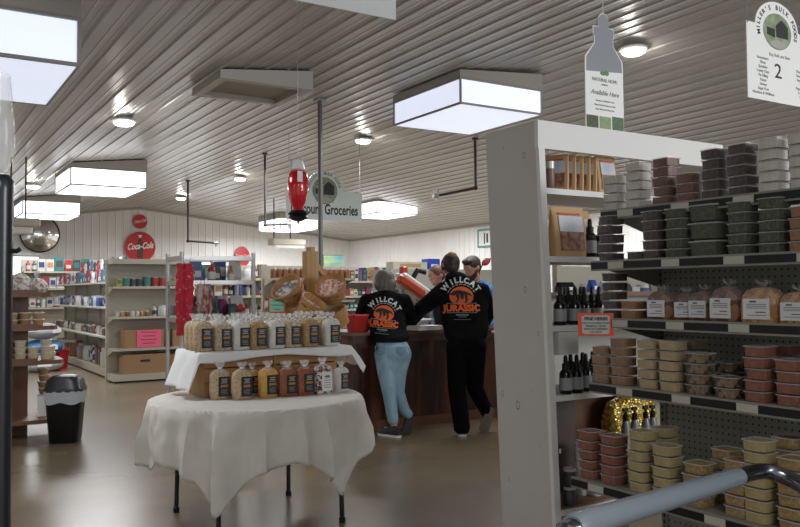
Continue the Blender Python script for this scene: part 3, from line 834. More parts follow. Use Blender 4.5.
# ------------------------------------------------------------------ counter
CX0, CX1, CY, CT = 3.95, 7.6, 7.25, .97
t = thing('checkout_counter', 'long dark-stained wooden checkout counter', 'counter', (CX0, CY, 0))
L = CX1 - CX0
MB().box(0, L, 0, .75, 0, CT).build('counter_front', counter_wood, t)
MB().box(-.03, L, -.045, .8, CT, CT + .035).build('counter_top', mat('counter_top', (.10, .04, .02), .35, n=5, c2=(.16, .07, .035), kind='wood', stretch=(.2, 1, 1)), t)
MB().box(-.01, L, -.02, 0, .0, .055).box(-.01, L, -.016, 0, .055, .10).build('base_moulding', mat('moulding_wood', (.12, .045, .02), .4), t)
MB().box(0, L, -.012, 0, CT - .08, CT).build('top_rail', mat('moulding_dark', (.05, .018, .01), .4), t)
ZC = CT + .036
# red basket, papers, machines on the counter
P = at(358, 334, Z=ZC); P.y = CY + .14; P.x = at(358, 334, Y=P.y).x
t = thing('red_shopping_basket', 'red plastic shopping basket on the end of the counter', 'basket', (P.x, P.y, ZC)); t.scale = (.78, .78, .85)
mb = MB(); mb.loft([[(-.10, -.1, 0), (.10, -.1, 0), (.1, .1, 0), (-.1, .1, 0)], [(-.13, -.13, .2), (.13, -.13, .2), (.13, .13, .2), (-.13, .13, .2)], [(-.12, -.12, .2), (.12, -.12, .2), (.12, .12, .2), (-.12, .12, .2)], [(-.092, -.092, .01), (.092, -.092, .01), (.092, .092, .01), (-.092, .092, .01)]])
mb.build('basket_wall', mat('basket_red', (.36, .02, .012), .5, spec=.2), t)
MB().box(-.14, .14, -.14, -.125, .19, .21).box(-.14, .14, .125, .14, .19, .21).box(-.14, -.125, -.14, .14, .19, .21).box(.125, .14, -.14, .14, .19, .21).build('basket_rim', mat('basket_red2', (.6, .05, .04), .4), t)
t = thing('paper_stack', 'stack of white papers on the counter between the two customers', 'papers', (*at(424, 330, Z=ZC + .0).xy, ZC), .1)
for k in range(3): MB().box(-.16 + .01 * k, .14 + .01 * k, -.11, .11, .002 + k * .016, .016 + k * .016).build('paper_pad', paper, t)
P = at(462, 333, Z=ZC)
t = thing('paper_stack', 'second pad of papers beside the tall man', 'papers', (5.55, 7.42, ZC), .3); MB().box(-.15, .15, -.1, .1, 0, .02).build('paper_pad', paper, t)
# red and white slicer
P = at(408, 318, Y=8.0)
t = thing('counter_machine', 'red and white slanted counter machine with printer arm', 'machine', (P.x - .07, 7.86, ZC + .0)); t.scale = (1, 1, 1.12)
M = Matrix.Rotation(math.radians(28), 4, 'Y')
mb = MB().rbox(-.22, .22, -.12, .12, 0, .15, .04); mb.xf(Matrix.Translation((0, 0, .33)) @ M); mb.build('white_cover', mat('machine_white', (.62, .62, .62), .25), t, True)
mb = MB().rbox(-.26, .12, -.16, -.05, .01, .10, .03); mb.xf(Matrix.Translation((-.02, -.02, .33)) @ M); mb.build('red_guard', mat('machine_red', (.55, .07, .02), .3), t, True)
MB().rbox(-.25, .25, -.16, .16, 0, .09, .03).build('machine_base', grey_metal, t, True)
MB().tube([(-.1, 0, .08), (-.1, 0, .45)], .03).tube([(.12, 0, .08), (.1, 0, .35)], .025).build('support_column', grey_metal, t, True)
MB().rbox(-.12, -.04, -.05, .03, .48, .62, .02).build('red_knob', MATS['machine_red'], t, True)
mb = MB().tube([(.02, 0, .46), (.1, -.02, .58), (.2, -.04, .56)], .03); mb.build('black_arm', black, t, True)
for k, (a, lab) in enumerate((((402, 330), 'grey card reader at the woman\'s elbow'), ((414, 331), 'small green and grey tape dispenser between the customers'))):
    P = at(*a, Z=ZC)
    t = thing('card_terminal', lab, 'device', (P.x + .1, CY + .42 + .1 * k, ZC), .2)
    MB().rbox(-.07, .07, -.06, .06, 0, .07 + .05 * k, .015).build('terminal_body', [grey_metal, mat('sage', (.25, .35, .28), .5)][k], t, True)
    MB().box(-.05, .05, -.062, -.058, .02, .055).build('screen', ink, t)
# tall beige back cabinets behind the counter
t = thing('back_cabinet', 'tall beige back cabinet with an open dark shelf behind the counter', 'cabinet', (at(391, 270, Y=10.1).x, 10.1, 0))
MB().box(0, 2.1, .5, .54, 0, 1.74).box(0, .04, 0, .5, 0, 1.74).box(2.06, 2.1, 0, .5, 0, 1.74).box(0.04, 2.06, 0, .5, 1.45, 1.74).box(.04, 2.06, 0, .5, 0, .9).build('cabinet_body', mat('cab_beige', (.42, .39, .33), .5), t)
MB().box(.04, 2.06, .02, .5, 1.16, 1.18).build('shelf', white, t)
row('in the open back cabinet', (6.5, 10.3, .902), (8.3, 10.3, .902), .2, ['box_pack', 'bottle', 'jar'], [5, 11, 8, 2])
row('on the upper board of the back cabinet', (6.5, 10.3, 1.182), (8.3, 10.3, 1.182), .2, ['box_pack', 'bottle', 'jar'], [5, 11, 8, 2])
for a, c_, nm, lab in (((428, 262), (.03, .08, .5), 'blue_box', 'small blue box on top of the back cabinet'), ((404, 262), (.6, .56, .45), 'cream_binder', 'cream box with a printed band on top of the cabinet')):
    P = at(*a, Y=10.3); t = thing(nm, lab, 'box', (P.x + .05, 10.3, 1.742)); ww = .1 if 'blue' in nm else .3
    MB().box(-ww, ww, -.1, .1, 0, .11 if ww > .1 else .16).build('box_body', mat(nm, c_, .5), t); MB().box(-ww * .6, ww * .6, -.103, -.1, .03, .08).build('printed_band', paper if ww == .1 else kraft, t)
# dark red paddle
P = at(486, 262, Y=9.6)
t = thing('red_paddle', 'dark red leaf-shaped paddle standing behind the bearded worker', 'ornament', P, -yaw)
mb = MB(); mb.ball((0, 0, 0), .075, .012, .05, M=Matrix.Rotation(math.radians(-35), 3, 'Y')); mb.build('paddle_blade', mat('paddle_red', (.28, .01, .02), .35), t, True)
MB().tube([(-.05, 0, -.035), (-.1, 0, -.14), (-.1, .0, -P.z + .01)], .01).lathe([(.12, -P.z), (.12, -P.z + .02)], 16, (-.1, 0)).tube([(.05, 0, .04), (.075, 0, .05), (.085, 0, .035)], .008).build('stem', black, t, True)

# ------------------------------------------------------------------ round table with cloth
TC = Vector((1.975, 4.9, 0)); TR = .655; TZ = .755
t = thing('round_table', 'round folding table with black legs under a white cloth', 'table', TC)
MB().lathe([(TR - .02, TZ - .035), (TR, TZ - .03), (TR, TZ - .005), (TR - .01, TZ)], 48).build('table_top', grey_metal, t)
for sx in (-1, 1):
    for sy in (-1, 1):
        lg = MB().tube([(sx * .395, sy * .4, 0.012), (sx * .385, sy * .38, TZ - .036)], .015, 12).build('leg', black_metal, t, True)
        MB().lathe([(.021, 0), (.021, .03), (.016, .035)], 12, (sx * .395, sy * .4)).build('leg_cap', black, lg, True)
MB().tube([(-.39, .38, .6), (.39, .38, .6)], .01).tube([(-.39, -.38, .6), (.39, -.38, .6)], .01).build('stretcher', black_metal, t, True)
cloth_m = mat('table_linen', (.74, .705, .64), .85, n=6, c2=(.80, .77, .71), bump=.05)
NT, NRr = 240, 46
cdir = math.atan2(-TC.y, -TC.x)       # toward the camera
CORN = ((-17, .24, 13), (47, .23, 11), (-66, .10, 8), (-88, .06, 7), (100, .16, 14), (150, .2, 15), (-140, .2, 15))
cor = [cdir - math.radians(20) + k * PI / 2 for k in range(4)]
rings = []
for i in range(NRr + 1):
    ring = []
    for k in range(NT):
        a = 2 * PI * k / NT
        da = (a - cor[0]) % (PI / 2); da = min(da, PI / 2 - da)
        rel = math.degrees((a - cdir + PI) % (2 * PI) - PI)
        near = 0; ext = .965 + .018 * math.sin(5 * a + 1) + .01 * math.sin(13 * a)
        for c0_, A_, sg in CORN:
            dd_ = (rel - c0_ + 180) % 360 - 180; g_ = math.exp(-abs(dd_ / sg) ** 1.35); ext += A_ * g_; near = max(near, g_ * A_ / .2)
        rim = TR + .012
        s = i / NRr * ext
        wob = noise.noise(Vector((math.cos(a) * 1.6, math.sin(a) * 1.6, 3.1)))
        if s <= rim - .02:
            r_, z_ = s, TZ + .004 + .0025 * noise.noise(Vector((s * 6 * math.cos(a), s * 6 * math.sin(a), 0)))
        else:
            dn = s - (rim - .02); tt = min(1, dn / .05)
            drop_ = max(0, dn - .02)
            fold = (.062 * math.sin(9 * a + 2.3 * wob + 1.2) + .062 * (1 - 2 * abs(math.sin(8.5 * a + 3 * wob))) + .012 * math.sin(31 * a)) * min(1, drop_ / .25)
            fold2 = .09 * near ** 2 * min(1, drop_ / .35)
            flare = .0
            r_ = rim - .02 + .028 * math.sin(tt * PI / 2) + flare + fold + fold2 * (.6 if True else 0)
            r_ = min(max(r_, rim + .004), rim + .075 + .02 * near) if dn > .05 else r_
            z_ = TZ + .004 - .02 * (1 - math.cos(tt * PI / 2)) - drop_ * .97
        cr = .010 * noise.noise(Vector((math.cos(a) * 9, math.sin(a) * 9, s * 12)))
        ring.append(((r_ + (cr if s > rim else 0)) * math.cos(a), (r_ + (cr if s > rim else 0)) * math.sin(a), z_))
    rings.append(ring)
rings[0] = [(x + .0, y, z) for x, y, z in rings[0]]
mb = MB(); mb.loft(rings[1:], caps=False); mb.add(rings[1], [tuple(range(NT))])
o = mb.build('tablecloth', cloth_m, None, True, TC)
sm = o.modifiers.new('solid', 'SOLIDIFY'); sm.thickness = .0025; sm.offset = 1
tag(o, 'off-white cloth draped in pointed folds over the round table', 'tablecloth')

# the riser: wooden crates under a board and a white cloth
ZT = TZ + .008
KX0, KX1, KY0, KY1, KH = 1.66, 2.60, 5.0, 5.3, .268
for k in range(2):
    x0 = KX0 + k * (KX1 - KX0) / 2 + .003; x1 = x0 + (KX1 - KX0) / 2 - .006
    t = thing('wooden_crate', ['slatted wooden crate under the draped end of the riser', 'slatted wooden crate under the riser end by the white flour bag'][k], 'crate', (x0, KY0, ZT))
    ww = x1 - x0
    for z in (0.0, .09, .18): MB().box(0, ww, 0, .012, z + .002, z + .084).build('slat', crate_wood, t)
    for z in (0.0, .09, .18): MB().box(0, ww, .288, .3, z + .002, z + .084).build('slat', crate_wood, t)
    MB().box(0, .014, .013, .287, .002, KH).build('end_board', crate_wood, t); MB().box(ww - .014, ww, .013, .287, .002, KH).build('end_board', crate_wood, t)
    MB().box(.015, ww - .015, .013, .287, .002, .012).build('bottom_board', crate_wood, t)
t = thing('riser_board', 'flat wooden board lying across the two crates', 'board', (KX0 - .04, KY0 - .06, ZT + KH + .002)); MB().box(0, KX1 - KX0 + .10, 0, .42, 0, .014).build('board', crate_wood, t)
ZU = ZT + KH + .018
mb = MB(); nx, ny = 70, 40
x0, x1, y0, y1 = KX0 - .05, KX1 + .07, KY0 - .07, KY0 + .37
ox0, ox1, oy = .25, .17, .06      # overhang at the draped end, the other end, the front
grid = []
for j in range(ny + 1):
    for i in range(nx + 1):
        u = -ox0 + (x1 - x0 + ox0 + ox1) * i / nx; v = -oy + (y1 - y0 + oy + .02) * j / ny
        dx = max(0, -u, u - (x1 - x0)); dy = max(0, -v)
        sx = -1 if u < 0 else 1
        X = min(max(u, 0), x1 - x0); Yv = max(v, 0)
        z = 0
        if dx > 0:
            spread = .35 if sx < 0 else .55
            X += sx * (dx * spread + .004); z -= dx * (1 - spread * .3) - .002
            z += .0
            X += .018 * math.sin(v * 26 + (1 if sx > 0 else 2)) * min(1, dx / .1)
        if dy > 0:
            Yv -= .006 + dy * .12 + .005 * math.sin(u * 17); z -= dy * (.85 + .25 * math.sin(u * 7 + 1))
        z += .002 * noise.noise(Vector((u * 9, v * 9, 2)))
        zz = max(z, -(KH + .010))
        grid.append((X, Yv, zz))
mb.add(grid, [(j * (nx + 1) + i, j * (nx + 1) + i + 1, (j + 1) * (nx + 1) + i + 1, (j + 1) * (nx + 1) + i) for j in range(ny) for i in range(nx)])
o = mb.build('riser_cloth', mat('white_linen', (.86, .86, .86), .8), None, True, (x0, y0, ZU))
sm = o.modifiers.new('solid', 'SOLIDIFY'); sm.thickness = .003; sm.offset = 0
tag(o, 'bright white cloth over the riser on the round table', 'tablecloth')

# ---- bags of flour, grains and noodles
def superring(w, d, z, p=3.5, n=28, wob=0, seed=0):
    out = []
    for k in range(n):
        a = 2 * PI * k / n; c, s = math.cos(a), math.sin(a)
        r = (abs(c) ** p + abs(s) ** p) ** (-1 / p)
        g = 1 + wob * noise.noise(Vector((c * 2 + seed, s * 2, z * 30 + seed)))
        out.append((w / 2 * r * c * g, d / 2 * r * s * g, z))
    return out


def bag_proto(name, m, seed, label_style=0, w=.116, d=.074, h=.235):
    t = thing(name, 'x', 'bag')
    R = [superring(w * .86, d * .86, 0, 4, seed=seed)]
    for z, k, p in ((.008, .97, 4), (.05, 1.02, 3.6), (.10, 1.03, 3.2), (.150, 1.02, 3.4), (.168, .92, 3), (.182, .62, 2.4), (.190, .26, 2)):
        R.append(superring(w * k, d * k, z * h / .235, p, wob=.07, seed=seed))
    MB().loft(R).build('bag_body', m, t, True)
    R = []
    for i, (z, k) in enumerate(((.150, 1.03), (.168, .93), (.182, .64), (.192, .24), (.198, .20), (.206, .30), (.218, .44), (.228, .42))):
        n = 28; ring = []
        for q in range(n):
            a = 2 * PI * q / n; ruf = 1 + (.28 * math.sin(7 * a + seed) if i > 3 else .03 * math.sin(9 * a))
            flat = .45 if i > 5 else 1
            ring.append((w / 2 * k * ruf * math.cos(a), d / 2 * k * ruf * flat * math.sin(a), z * h / .235 + (.006 * math.sin(5 * a + seed) if i > 5 else 0)))
        R.append(ring)
    MB().loft(R, caps=False).build('gathered_top', bagclear, t, True)
    MB().lathe([(w * .115, .191 * h / .235), (w * .115, .199 * h / .235)], 12).build('twist_tie', paper, t)
    mb = MB(); yl = -d / 2 * 1.06
    mb.box(-w * .29 + .014, w * .29 + .014, yl - .001, yl + .006, .02, .142); mb.k = 1
    if label_style == 0:
        for (a, b, c_, d_) in ((-.018, .02, .124, .129), (-.014, .016, .112, .118), (-.02, .02, .102, .106), (-.02, .02, .060, .062), (-.02, .016, .052, .054), (-.02, .02, .044, .046), (-.016, .02, .034, .036)): mb.box(a + .014, b + .014, yl - .0016, yl - .001, c_, d_)
        mb.k = 2; mb.box(-.022 + .014, .022 + .014, yl - .0016, yl - .001, .076, .092)
    else:
        for z in (.1, .085, .07, .055, .04): mb.box(-.008, .036, yl - .0016, yl - .001, z, z + .004)
        mb.k = 2; mb.box(-.002, .03, yl - .0016, yl - .001, .108, .118)
    mm = [ink, mat('label_grey', (.45, .45, .43), .6), mat('label_orange', (.45, .2, .05), .5)] if label_style == 0 else [paper, MATS['grey_ink'], ink]
    mb.build('paper_label', mm, t)
    return Proto(t)


def grain(n_, c, c2, s=160): return mat(n_, c, .55, n=s, c2=c2, kind='voronoi', bump=.25, ramp=(.2, .8))
BG = {'noodle': ('beige noodle', grain('noodle', (.42, .29, .15), (.60, .46, .28), 120)), 'oat': ('tan oat', grain('oat', (.38, .28, .16), (.64, .53, .36), 150)),
      'flour': ('white flour', grain('flour', (.66, .64, .58), (.74, .72, .68), 200)), 'corn': ('orange cornmeal', grain('corn', (.62, .32, .07), (.75, .45, .12), 200)),
      'lentil': ('red-brown rice', grain('lentil', (.25, .07, .03), (.38, .13, .05), 170)), 'bean': ('mottled bean', grain('bean', (.12, .04, .04), (.72, .66, .6), 75)),
      'amber': ('amber grain', grain('amber', (.34, .19, .06), (.52, .34, .14), 160))}
BP = {k: bag_proto('grain_bag', v[1], i * 1.7, 1 if k == 'bean' else 0) for i, (k, v) in enumerate(BG.items())}
up = [(197, 'oat'), (215.5, 'oat'), (234, 'flour'), (250.5, 'amber'), (268.5, 'flour'), (285, 'oat'), (303, 'amber'), (322.5, 'flour')]
up = [(203, 'noodle'), (222, 'oat'), (240.5, 'flour'), (257.5, 'amber'), (276, 'flour'), (292.5, 'oat'), (310, 'amber'), (331, 'flour')]
for i, (px, k) in enumerate(up):
    for j in range(3):
        kk = k if j == 0 else random.choice(['oat', 'noodle', 'flour', 'lentil' if i in (5, 6) else 'oat'])
        Yb_ = KY0 + .0 + .105 * j
        P = at(px, 350, Y=KY0 + .0)
        if P.x + .0 * j > KX1 + .03: P.x = KX1 + .02
        BP[kk].place((P.x + .006 * j, Yb_, ZU + .004), random.uniform(-.12, .12), '%s bag, %s along the %s row on top of the riser' % (BG[kk][0], ORD[i], ['front', 'middle', 'rear'][j]), 'bags on the riser', scale=(1.04, 1.0, random.uniform(.95, 1.02)))
for i, (px, k) in enumerate([(220, 'noodle'), (243, 'noodle'), (277, 'corn'), (300.5, 'lentil'), (320, 'lentil')]):
    pass
low = [(221, 4.90, 'noodle', 0), (243, 4.83, 'noodle', .05), (263, 4.93, 'corn', .1), (279, 4.85, 'corn', -.05), (288, 4.95, 'lentil', 0), (302, 4.83, 'lentil', .15), (321, 4.82, 'bean', 0), (340, 4.85, 'flour', -.1), (235, 4.955, 'corn', .0), (307, 4.95, 'lentil', .2), (318, 4.94, 'lentil', 0)]
xs = [1.745, 1.875, 1.955, 2.005, 2.14, 2.16, 2.285, 2.43]
low = [(221, 4.83, 'noodle'), (242, 4.80, 'noodle'), (277, 4.79, 'corn'), (298, 4.79, 'lentil'), (318, 4.78, 'lentil'), (339, 4.80, 'flour')]
order = [(214 + 6, 4.89, 'noodle', 1.0), (242, 4.83, 'noodle', 1.0), (280, 4.79, 'corn', .98), (300.5, 4.77, 'lentil', .96), (319, 4.78, 'lentil', .94), (341, 4.80, 'flour', .84)]
order = [(220, 4.88, 'noodle', .98), (242, 4.80, 'noodle', .98), (268, 4.80, 'corn', .98), (287.5, 4.78, 'lentil', .95), (305, 4.77, 'lentil', .95), (322.5, 4.76, 'bean', 1.0), (341, 4.80, 'flour', .84)]
for i, (px, Yl, k, s_) in enumerate(order):
    P = at(px, 398, Y=Yl)
    BP[k].place((P.x, Yl, ZT), random.uniform(-.08, .1), '%s bag, %s along the front row on the round table' % (BG[k][0], ORD[i]), 'bags on the table below the riser', scale=(s_ * 1.08, s_, s_))
for i, (px, k) in enumerate([(252, 'corn'), (284, 'lentil'), (303, 'lentil'), (322, 'bean')]):
    P = at(px, 392, Y=4.915)
    BP[k].place((P.x, 4.915, ZT), .15, '%s bag, %s along the second row against the crates' % (BG[k][0], ORD[i]), 'bags on the table below the riser', scale=.9)

# ------------------------------------------------------------------ brown display shelf and bin
# posts at the near side
P = at(41, 430, Z=0)
DX, DY = 0.72, 8.95
t = thing('wooden_display_shelf', 'brown wooden display shelf with rounded boards behind the black bin', 'shelf unit', (DX, DY, 0))
MB().box(0, .46, .1, .5, 0, 1.42).build('shelf_body', brown_wood, t)
for z, x1 in ((1.43, .66), (1.10, .70), (.76, .76), (.18, .72)):
    pts = [(0, -.25), (x1 - .12, -.25), (x1 - .04, -.22), (x1, -.14), (x1, .0), (x1, .5), (0, .5)]
    mb = MB(); mb.loft([[(x, y, z - .035) for x, y in pts], [(x, y, z + .005) for x, y in pts]]); mb.build('shelf_board', shelf_wood, t)
for z in (1.43, 1.10, .76): MB().box(0, .5, -.262, -.252, z - .04, z + .03).build('front_lip', shelf_wood, t)


def tub_round(lab, m, loc, s=1):
    pass


# round deli tub
def deli(m, nm):
    t = thing('deli_cup', 'x', 'tub')
    MB().lathe([(.042, 0), (.056, .055)], 20).build('cup', m, t, True); MB().lathe([(.058, .052), (.06, .054), (.06, .062), (.05, .066)], 20).build('lid', clear('lid_film', (.85, .85, .8), .2, .55), t, True)
    return Proto(t)


DT = [deli(mat('peanut', (.42, .25, .11), .5), 'tan'), deli(mat('cream', (.62, .52, .34), .5), 'cream')]
n = 0
for z, lst, wn in ((1.106, [(.42, 0, 2), (.53, -.08, 2), (.28, -.12, 2)], 'upper'), (.766, [(.36, -.12, 3), (.48, -.1, 2), (.60, -.1, 3), (.66, .05, 2), (.2, -.1, 3)], 'middle')):
    for i, (x, y, c) in enumerate(lst):
        for k in range(c):
            DT[0 if wn == 'upper' else 1].place((DX + x, DY + y, z + k * .067), 0, 'round %s cup, %s from the bottom in the %s stack of the %s board' % (['brown', 'cream'][wn == 'middle'], ORD[k], ORD[i], wn), 'round cups on the wooden display')
for k in range(7): DT[0].place((DX + .62 + .008 * (k % 2), DY + .2, .187 + k * .067), 0, 'round brown cup, %s from the bottom of the tall stack behind the bin' % ORD[k], 'round cups on the wooden display')
# bags of popcorn on top
pop = mat('popcorn', (.35, .24, .18), .6, n=45, c2=(.8, .77, .72), kind='voronoi', bump=.4, ramp=(.1, .7))
for i, (x, y, r, hh) in enumerate(((.52, -.02, .11, .15), (.36, -.05, .12, .2), (.18, -.02, .12, .17), (.28, .2, .13, .2))):
    t = thing('snack_bag', 'clear bag of mixed snack, %s from the board end on top of the wooden display' % ORD[i], 'bag', (DX + x, DY + y, 1.437), 0, 'snack bags on the wooden display')
    R = []
    for k in range(9):
        a = k / 8; rr = r * math.sin(min(1, .25 + a * .75) * PI) ** .6 + .004
        R.append([(rr * math.cos(2 * PI * q / 20) * (1 + .15 * noise.noise(Vector((q, k * 2, i)))), rr * .8 * math.sin(2 * PI * q / 20), hh * a) for q in range(20)])
    MB().loft(R).build('snack_mix', pop, t, True)
    MB().lathe([(.012, hh), (.03, hh + .05), (.035, hh + .06)], 9).build('gathered_top', bagclear, t, True)

# waste bin
P = at(61, 441, Z=0)
t = thing('waste_bin', 'black swing-lid waste bin with a translucent liner, beside the wooden display', 'bin', (1.43, 8.40, 0), -.45); t.scale = (.93, .93, .90)
R = [superring(.27, .22, 0, 5), superring(.29, .25, .02, 5), superring(.36, .30, .50, 5)]
MB().loft(R).build('bin_body', black, t, True)
R = []
for k in range(6):
    z = .42 + .026 * k; R.append([(x * (1 + .02 * math.sin(q * 1.7 + k)), y * (1 + .02 * math.sin(q * 2.3)), z + .012 * math.sin(q * .9) * (k == 0)) for q, (x, y, _) in enumerate(superring(.365 + .004 * k, .305 + .004 * k, z, 5, 40))])
MB().loft(R, caps=False).build('liner', clear('liner_film', (.6, .66, .7), .35, .8), t, True)
R = [superring(.385, .325, .54, 5), superring(.39, .33, .57, 5), superring(.37, .31, .585, 5), superring(.34, .29, .66, 4), superring(.27, .24, .70, 4), superring(.15, .13, .715, 3)]
MB().loft(R).build('swing_lid', mat('lid_black', (.03, .032, .035), .35), t, True)
# notice hanging on the shelf side
t = thing('hanging_note', 'white paper note hanging on the wooden display by the bin', 'note', (1.22, 8.69, .22)); MB().box(0, .11, 0, .003, 0, .20).build('note_sheet', paper, t)
# sacks and bucket on the floor past the display
for i, (px, py, zz) in enumerate(((46, 352, .0), (46, 352, .35), (44, 352, .75))):
    P = at(px, 372, Z=0)
    t = thing('stuffed_sack', 'pale stuffed sack, %s from the floor in the pile by the wooden display' % ORD[i], 'sack', (2.35, 16.2, .14 + i * .30), .4 * i, 'pile of sacks')
    MB().ball((0, 0, 0), .38, .3, .15, 20).build('sack_body', [mat('sack_a', (.5, .52, .56), .7), mat('sack_b', (.05, .15, .35), .6), mat('sack_c', (.4, .42, .46), .6)][i], t, True)
    MB().box(-.12, .12, -.31, -.29, -.03, .05).build('sack_label', paper, t)
t = thing('red_bucket', 'red plastic bucket standing on the floor at the far aisle', 'bucket', (2.72, 16.6, 0))
MB().lathe([(.13, 0), (.16, .34), (.17, .34), (.17, .36), (.15, .36), (.125, .02)], 24).build('pail', mat('bucket_red', (.4, .01, .02), .35), t, True)
mb = MB(); mb.tube([(.165 * math.cos(a), 0, .33 + .1 * math.sin(a)) for a in [PI * k / 10 for k in range(11)]], .004, 6); mb.build('handle', grey_metal, t)
# beige projector box hanging high near the black pole
P = at(20, 226, Y=13)
t = thing('hanging_heater', 'beige hanging unit heater in front of the mirror', 'heater', P)
MB().rbox(-.6, .28, 0, .4, 0, .12, .03).build('casing', beige_paint, t, True)
MB().rbox(-.5, .18, .05, .35, -.10, -.002, .02).build('louvre_box', white, t, True)
for x in (-.1, .1): MB().tube([(x, .2, .12), (x, .2, cz(P.x + x) - P.z)], .012, 6).build('hanger_rod', black, t)
P = at(290, 245, Y=19)
t = thing('hanging_heater', 'small white hanging unit heater behind the basket tower', 'heater', P)
MB().rbox(-.45, .45, 0, .4, 0, .16, .03).build('casing', beige_paint, t, True)
MB().box(-.4, .4, -.01, 0, -.08, -.01).build('louvre_box', white, t)
for x in (-.35, .1): MB().tube([(x, .2, .16), (x, .2, cz(P.x + x) - P.z)], .015, 6).build('hanger_rod', black, t)

# black pole close to the camera
P = at(-3, 300, D=1.5)
t = thing('black_display_post', 'tall black metal post with a side hook, close by at the edge', 'post', (P.x, P.y, 0))
zt = at(0, 181, D=1.5).z
MB().tube([(0, 0, 0), (0, 0, zt)], .0265, 20).lathe([(.027, zt - .02), (.028, zt), (.02, zt + .012), (.005, zt + .016)], 20).build('post', black_metal, t, True)
zz = at(10, 251, D=1.5).z
MB().tube([(.0, 0, zz), (.036 * r0.x, .036 * r0.y, zz), (.042 * r0.x, .042 * r0.y, zz + .004)], .0045, 8).build('hook', black_metal, t, True)
MB().lathe([(.12, 0), (.12, .01), (.03, .015)], 24).build('foot_plate', black_metal, t)
MB().lathe([(.018, zt + .018), (.03, zt + .06), (.026, zt + .13), (.02, zt + .2)], 14, caps=False).build('clear_sleeve', clear('sleeve', (.9, .9, .9), .1, .3), t, True)

# ------------------------------------------------------------------ tub gondola (right)
XB = 2.65; GY = 2.265      # back panel plane, end of the unit
FR = [2.34, 2.285, 2.302, 2.265, 2.165]
SZ = [1.722, 1.526, 1.309, 1.065, .722]
GE = .55
dkbeige = mat('gondola_paint', (.21, .20, .165), .42)
t = thing('tub_gondola', 'long grey-beige perforated shelf unit holding the stacked tubs', 'shelf unit', (XB, GY, 0))
def pegmat():
    m = bpy.data.materials.new('pegboard'); m.use_nodes = True; nt = m.node_tree; b = nt.nodes['Principled BSDF']
    b.inputs['Roughness'].default_value = .45
    tc = nt.nodes.new('ShaderNodeTexCoord'); sp = nt.nodes.new('ShaderNodeSeparateXYZ'); nt.links.new(tc.outputs['Object'], sp.inputs[0])
    def cell(o):
        d = nt.nodes.new('ShaderNodeMath'); d.operation = 'DIVIDE'; d.inputs[1].default_value = .0254; nt.links.new(o, d.inputs[0])
        f = nt.nodes.new('ShaderNodeMath'); f.operation = 'FRACT'; nt.links.new(d.outputs[0], f.inputs[0])
        s = nt.nodes.new('ShaderNodeMath'); s.operation = 'SUBTRACT'; s.inputs[1].default_value = .5; nt.links.new(f.outputs[0], s.inputs[0])
        p = nt.nodes.new('ShaderNodeMath'); p.operation = 'POWER'; p.inputs[1].default_value = 2; nt.links.new(s.outputs[0], p.inputs[0]); return p
    a = nt.nodes.new('ShaderNodeMath'); a.operation = 'ADD'; nt.links.new(cell(sp.outputs[1]).outputs[0], a.inputs[0]); nt.links.new(cell(sp.outputs[2]).outputs[0], a.inputs[1])
    l = nt.nodes.new('ShaderNodeMath'); l.operation = 'LESS_THAN'; l.inputs[1].default_value = .024; nt.links.new(a.outputs[0], l.inputs[0])
    mx = nt.nodes.new('ShaderNodeMix'); mx.data_type = 'RGBA'; mx.inputs[6].default_value = (.27, .265, .22, 1); mx.inputs[7].default_value = (.012, .012, .01, 1)
    nt.links.new(l.outputs[0], mx.inputs[0]); nt.links.new(mx.outputs[2], b.inputs['Base Color'])
    return m
peg = pegmat()
for y0, y1 in ((-.03 - 1.2, -.03), (-2.45, -1.232)): MB().box(0, .012, y0, y1 - .004, .12, 1.70).build('back_panel', peg, t)
for y in (-.015, -1.231):
    up_ = MB().box(-.004, .03, y - .014, y + .014, 0, 1.74).build('upright', dkbeige, t)
    mb = MB(); z = .2
    while z < 1.7: mb.box(-.006, -.004, y - .004, y + .004, z, z + .014); z += .0254
    mb.build('slot_pattern', ink, up_)
for k, (x, z) in enumerate(zip(FR, SZ)):
    d = x - XB
    for y0, y1 in ((-1.225, 0), (-2.45, -1.228)):
        s = MB().box(d, -.006, y0, y1, z - .016, z)
        s.box(d - .010, d, y0 - 0, y1, z - .036, z + .003)
        s.build('shelf', dkbeige, t)
        st = MB(); st.box(d - .0125, d - .010, y0 + .004, y1 - .003, z - .029, z - .004); st.build('price_channel', black, t)
        yy = y1 - .09 - .05 * (k == 3)
        while yy > y0 + .1:
            MB().box(d - .0135, d - .0125, yy - .075, yy, z - .029, z - .004).build('price_tag', mat('tag_cream', (.42, .40, .33), .5), t); yy -= .25
    for y in (-.012, -1.19):
        MB().prism([(-.006, z - .016), (d + .03, z - .016), (d + .06, z - .03), (-.006, z - .10)], y - .003, y + .003).build('bracket', dkbeige, t)
MB().box(FR[4] - XB, .0, -2.45, 0, .03, .16).build('base_deck', dkbeige, t)

# tubs: square clamshells
def tub_proto(m, nm, w=.080, h=.035, clearlid=True, lumps=False):
    t = thing(nm, 'x', 'tub')
    b = w * .90
    MB().loft([superring(b, b, 0, 6, 24), superring(w * .93, w * .93, h * .80, 6, 24)]).build('contents', m, t, True)
    R = [superring(b + .003, b + .003, -.0004, 6, 24), superring(w * .965, w * .965, h * .80, 6, 24), superring(w * .965, w * .965, h * .97, 6, 24)]
    MB().loft(R).build('clear_shell', tubclear, t, True)
    MB().loft([superring(w * .975, w * .975, h * .80, 6, 24), superring(w * 1.04, w * 1.04, h * .82, 6, 24), superring(w * 1.04, w * 1.04, h * .89, 6, 24), superring(w * .975, w * .975, h * .91, 6, 24)], caps=False).build('lid_rim', clear('rim_film', (.75, .77, .76), .12, .38), t, True)
    return Proto(t)


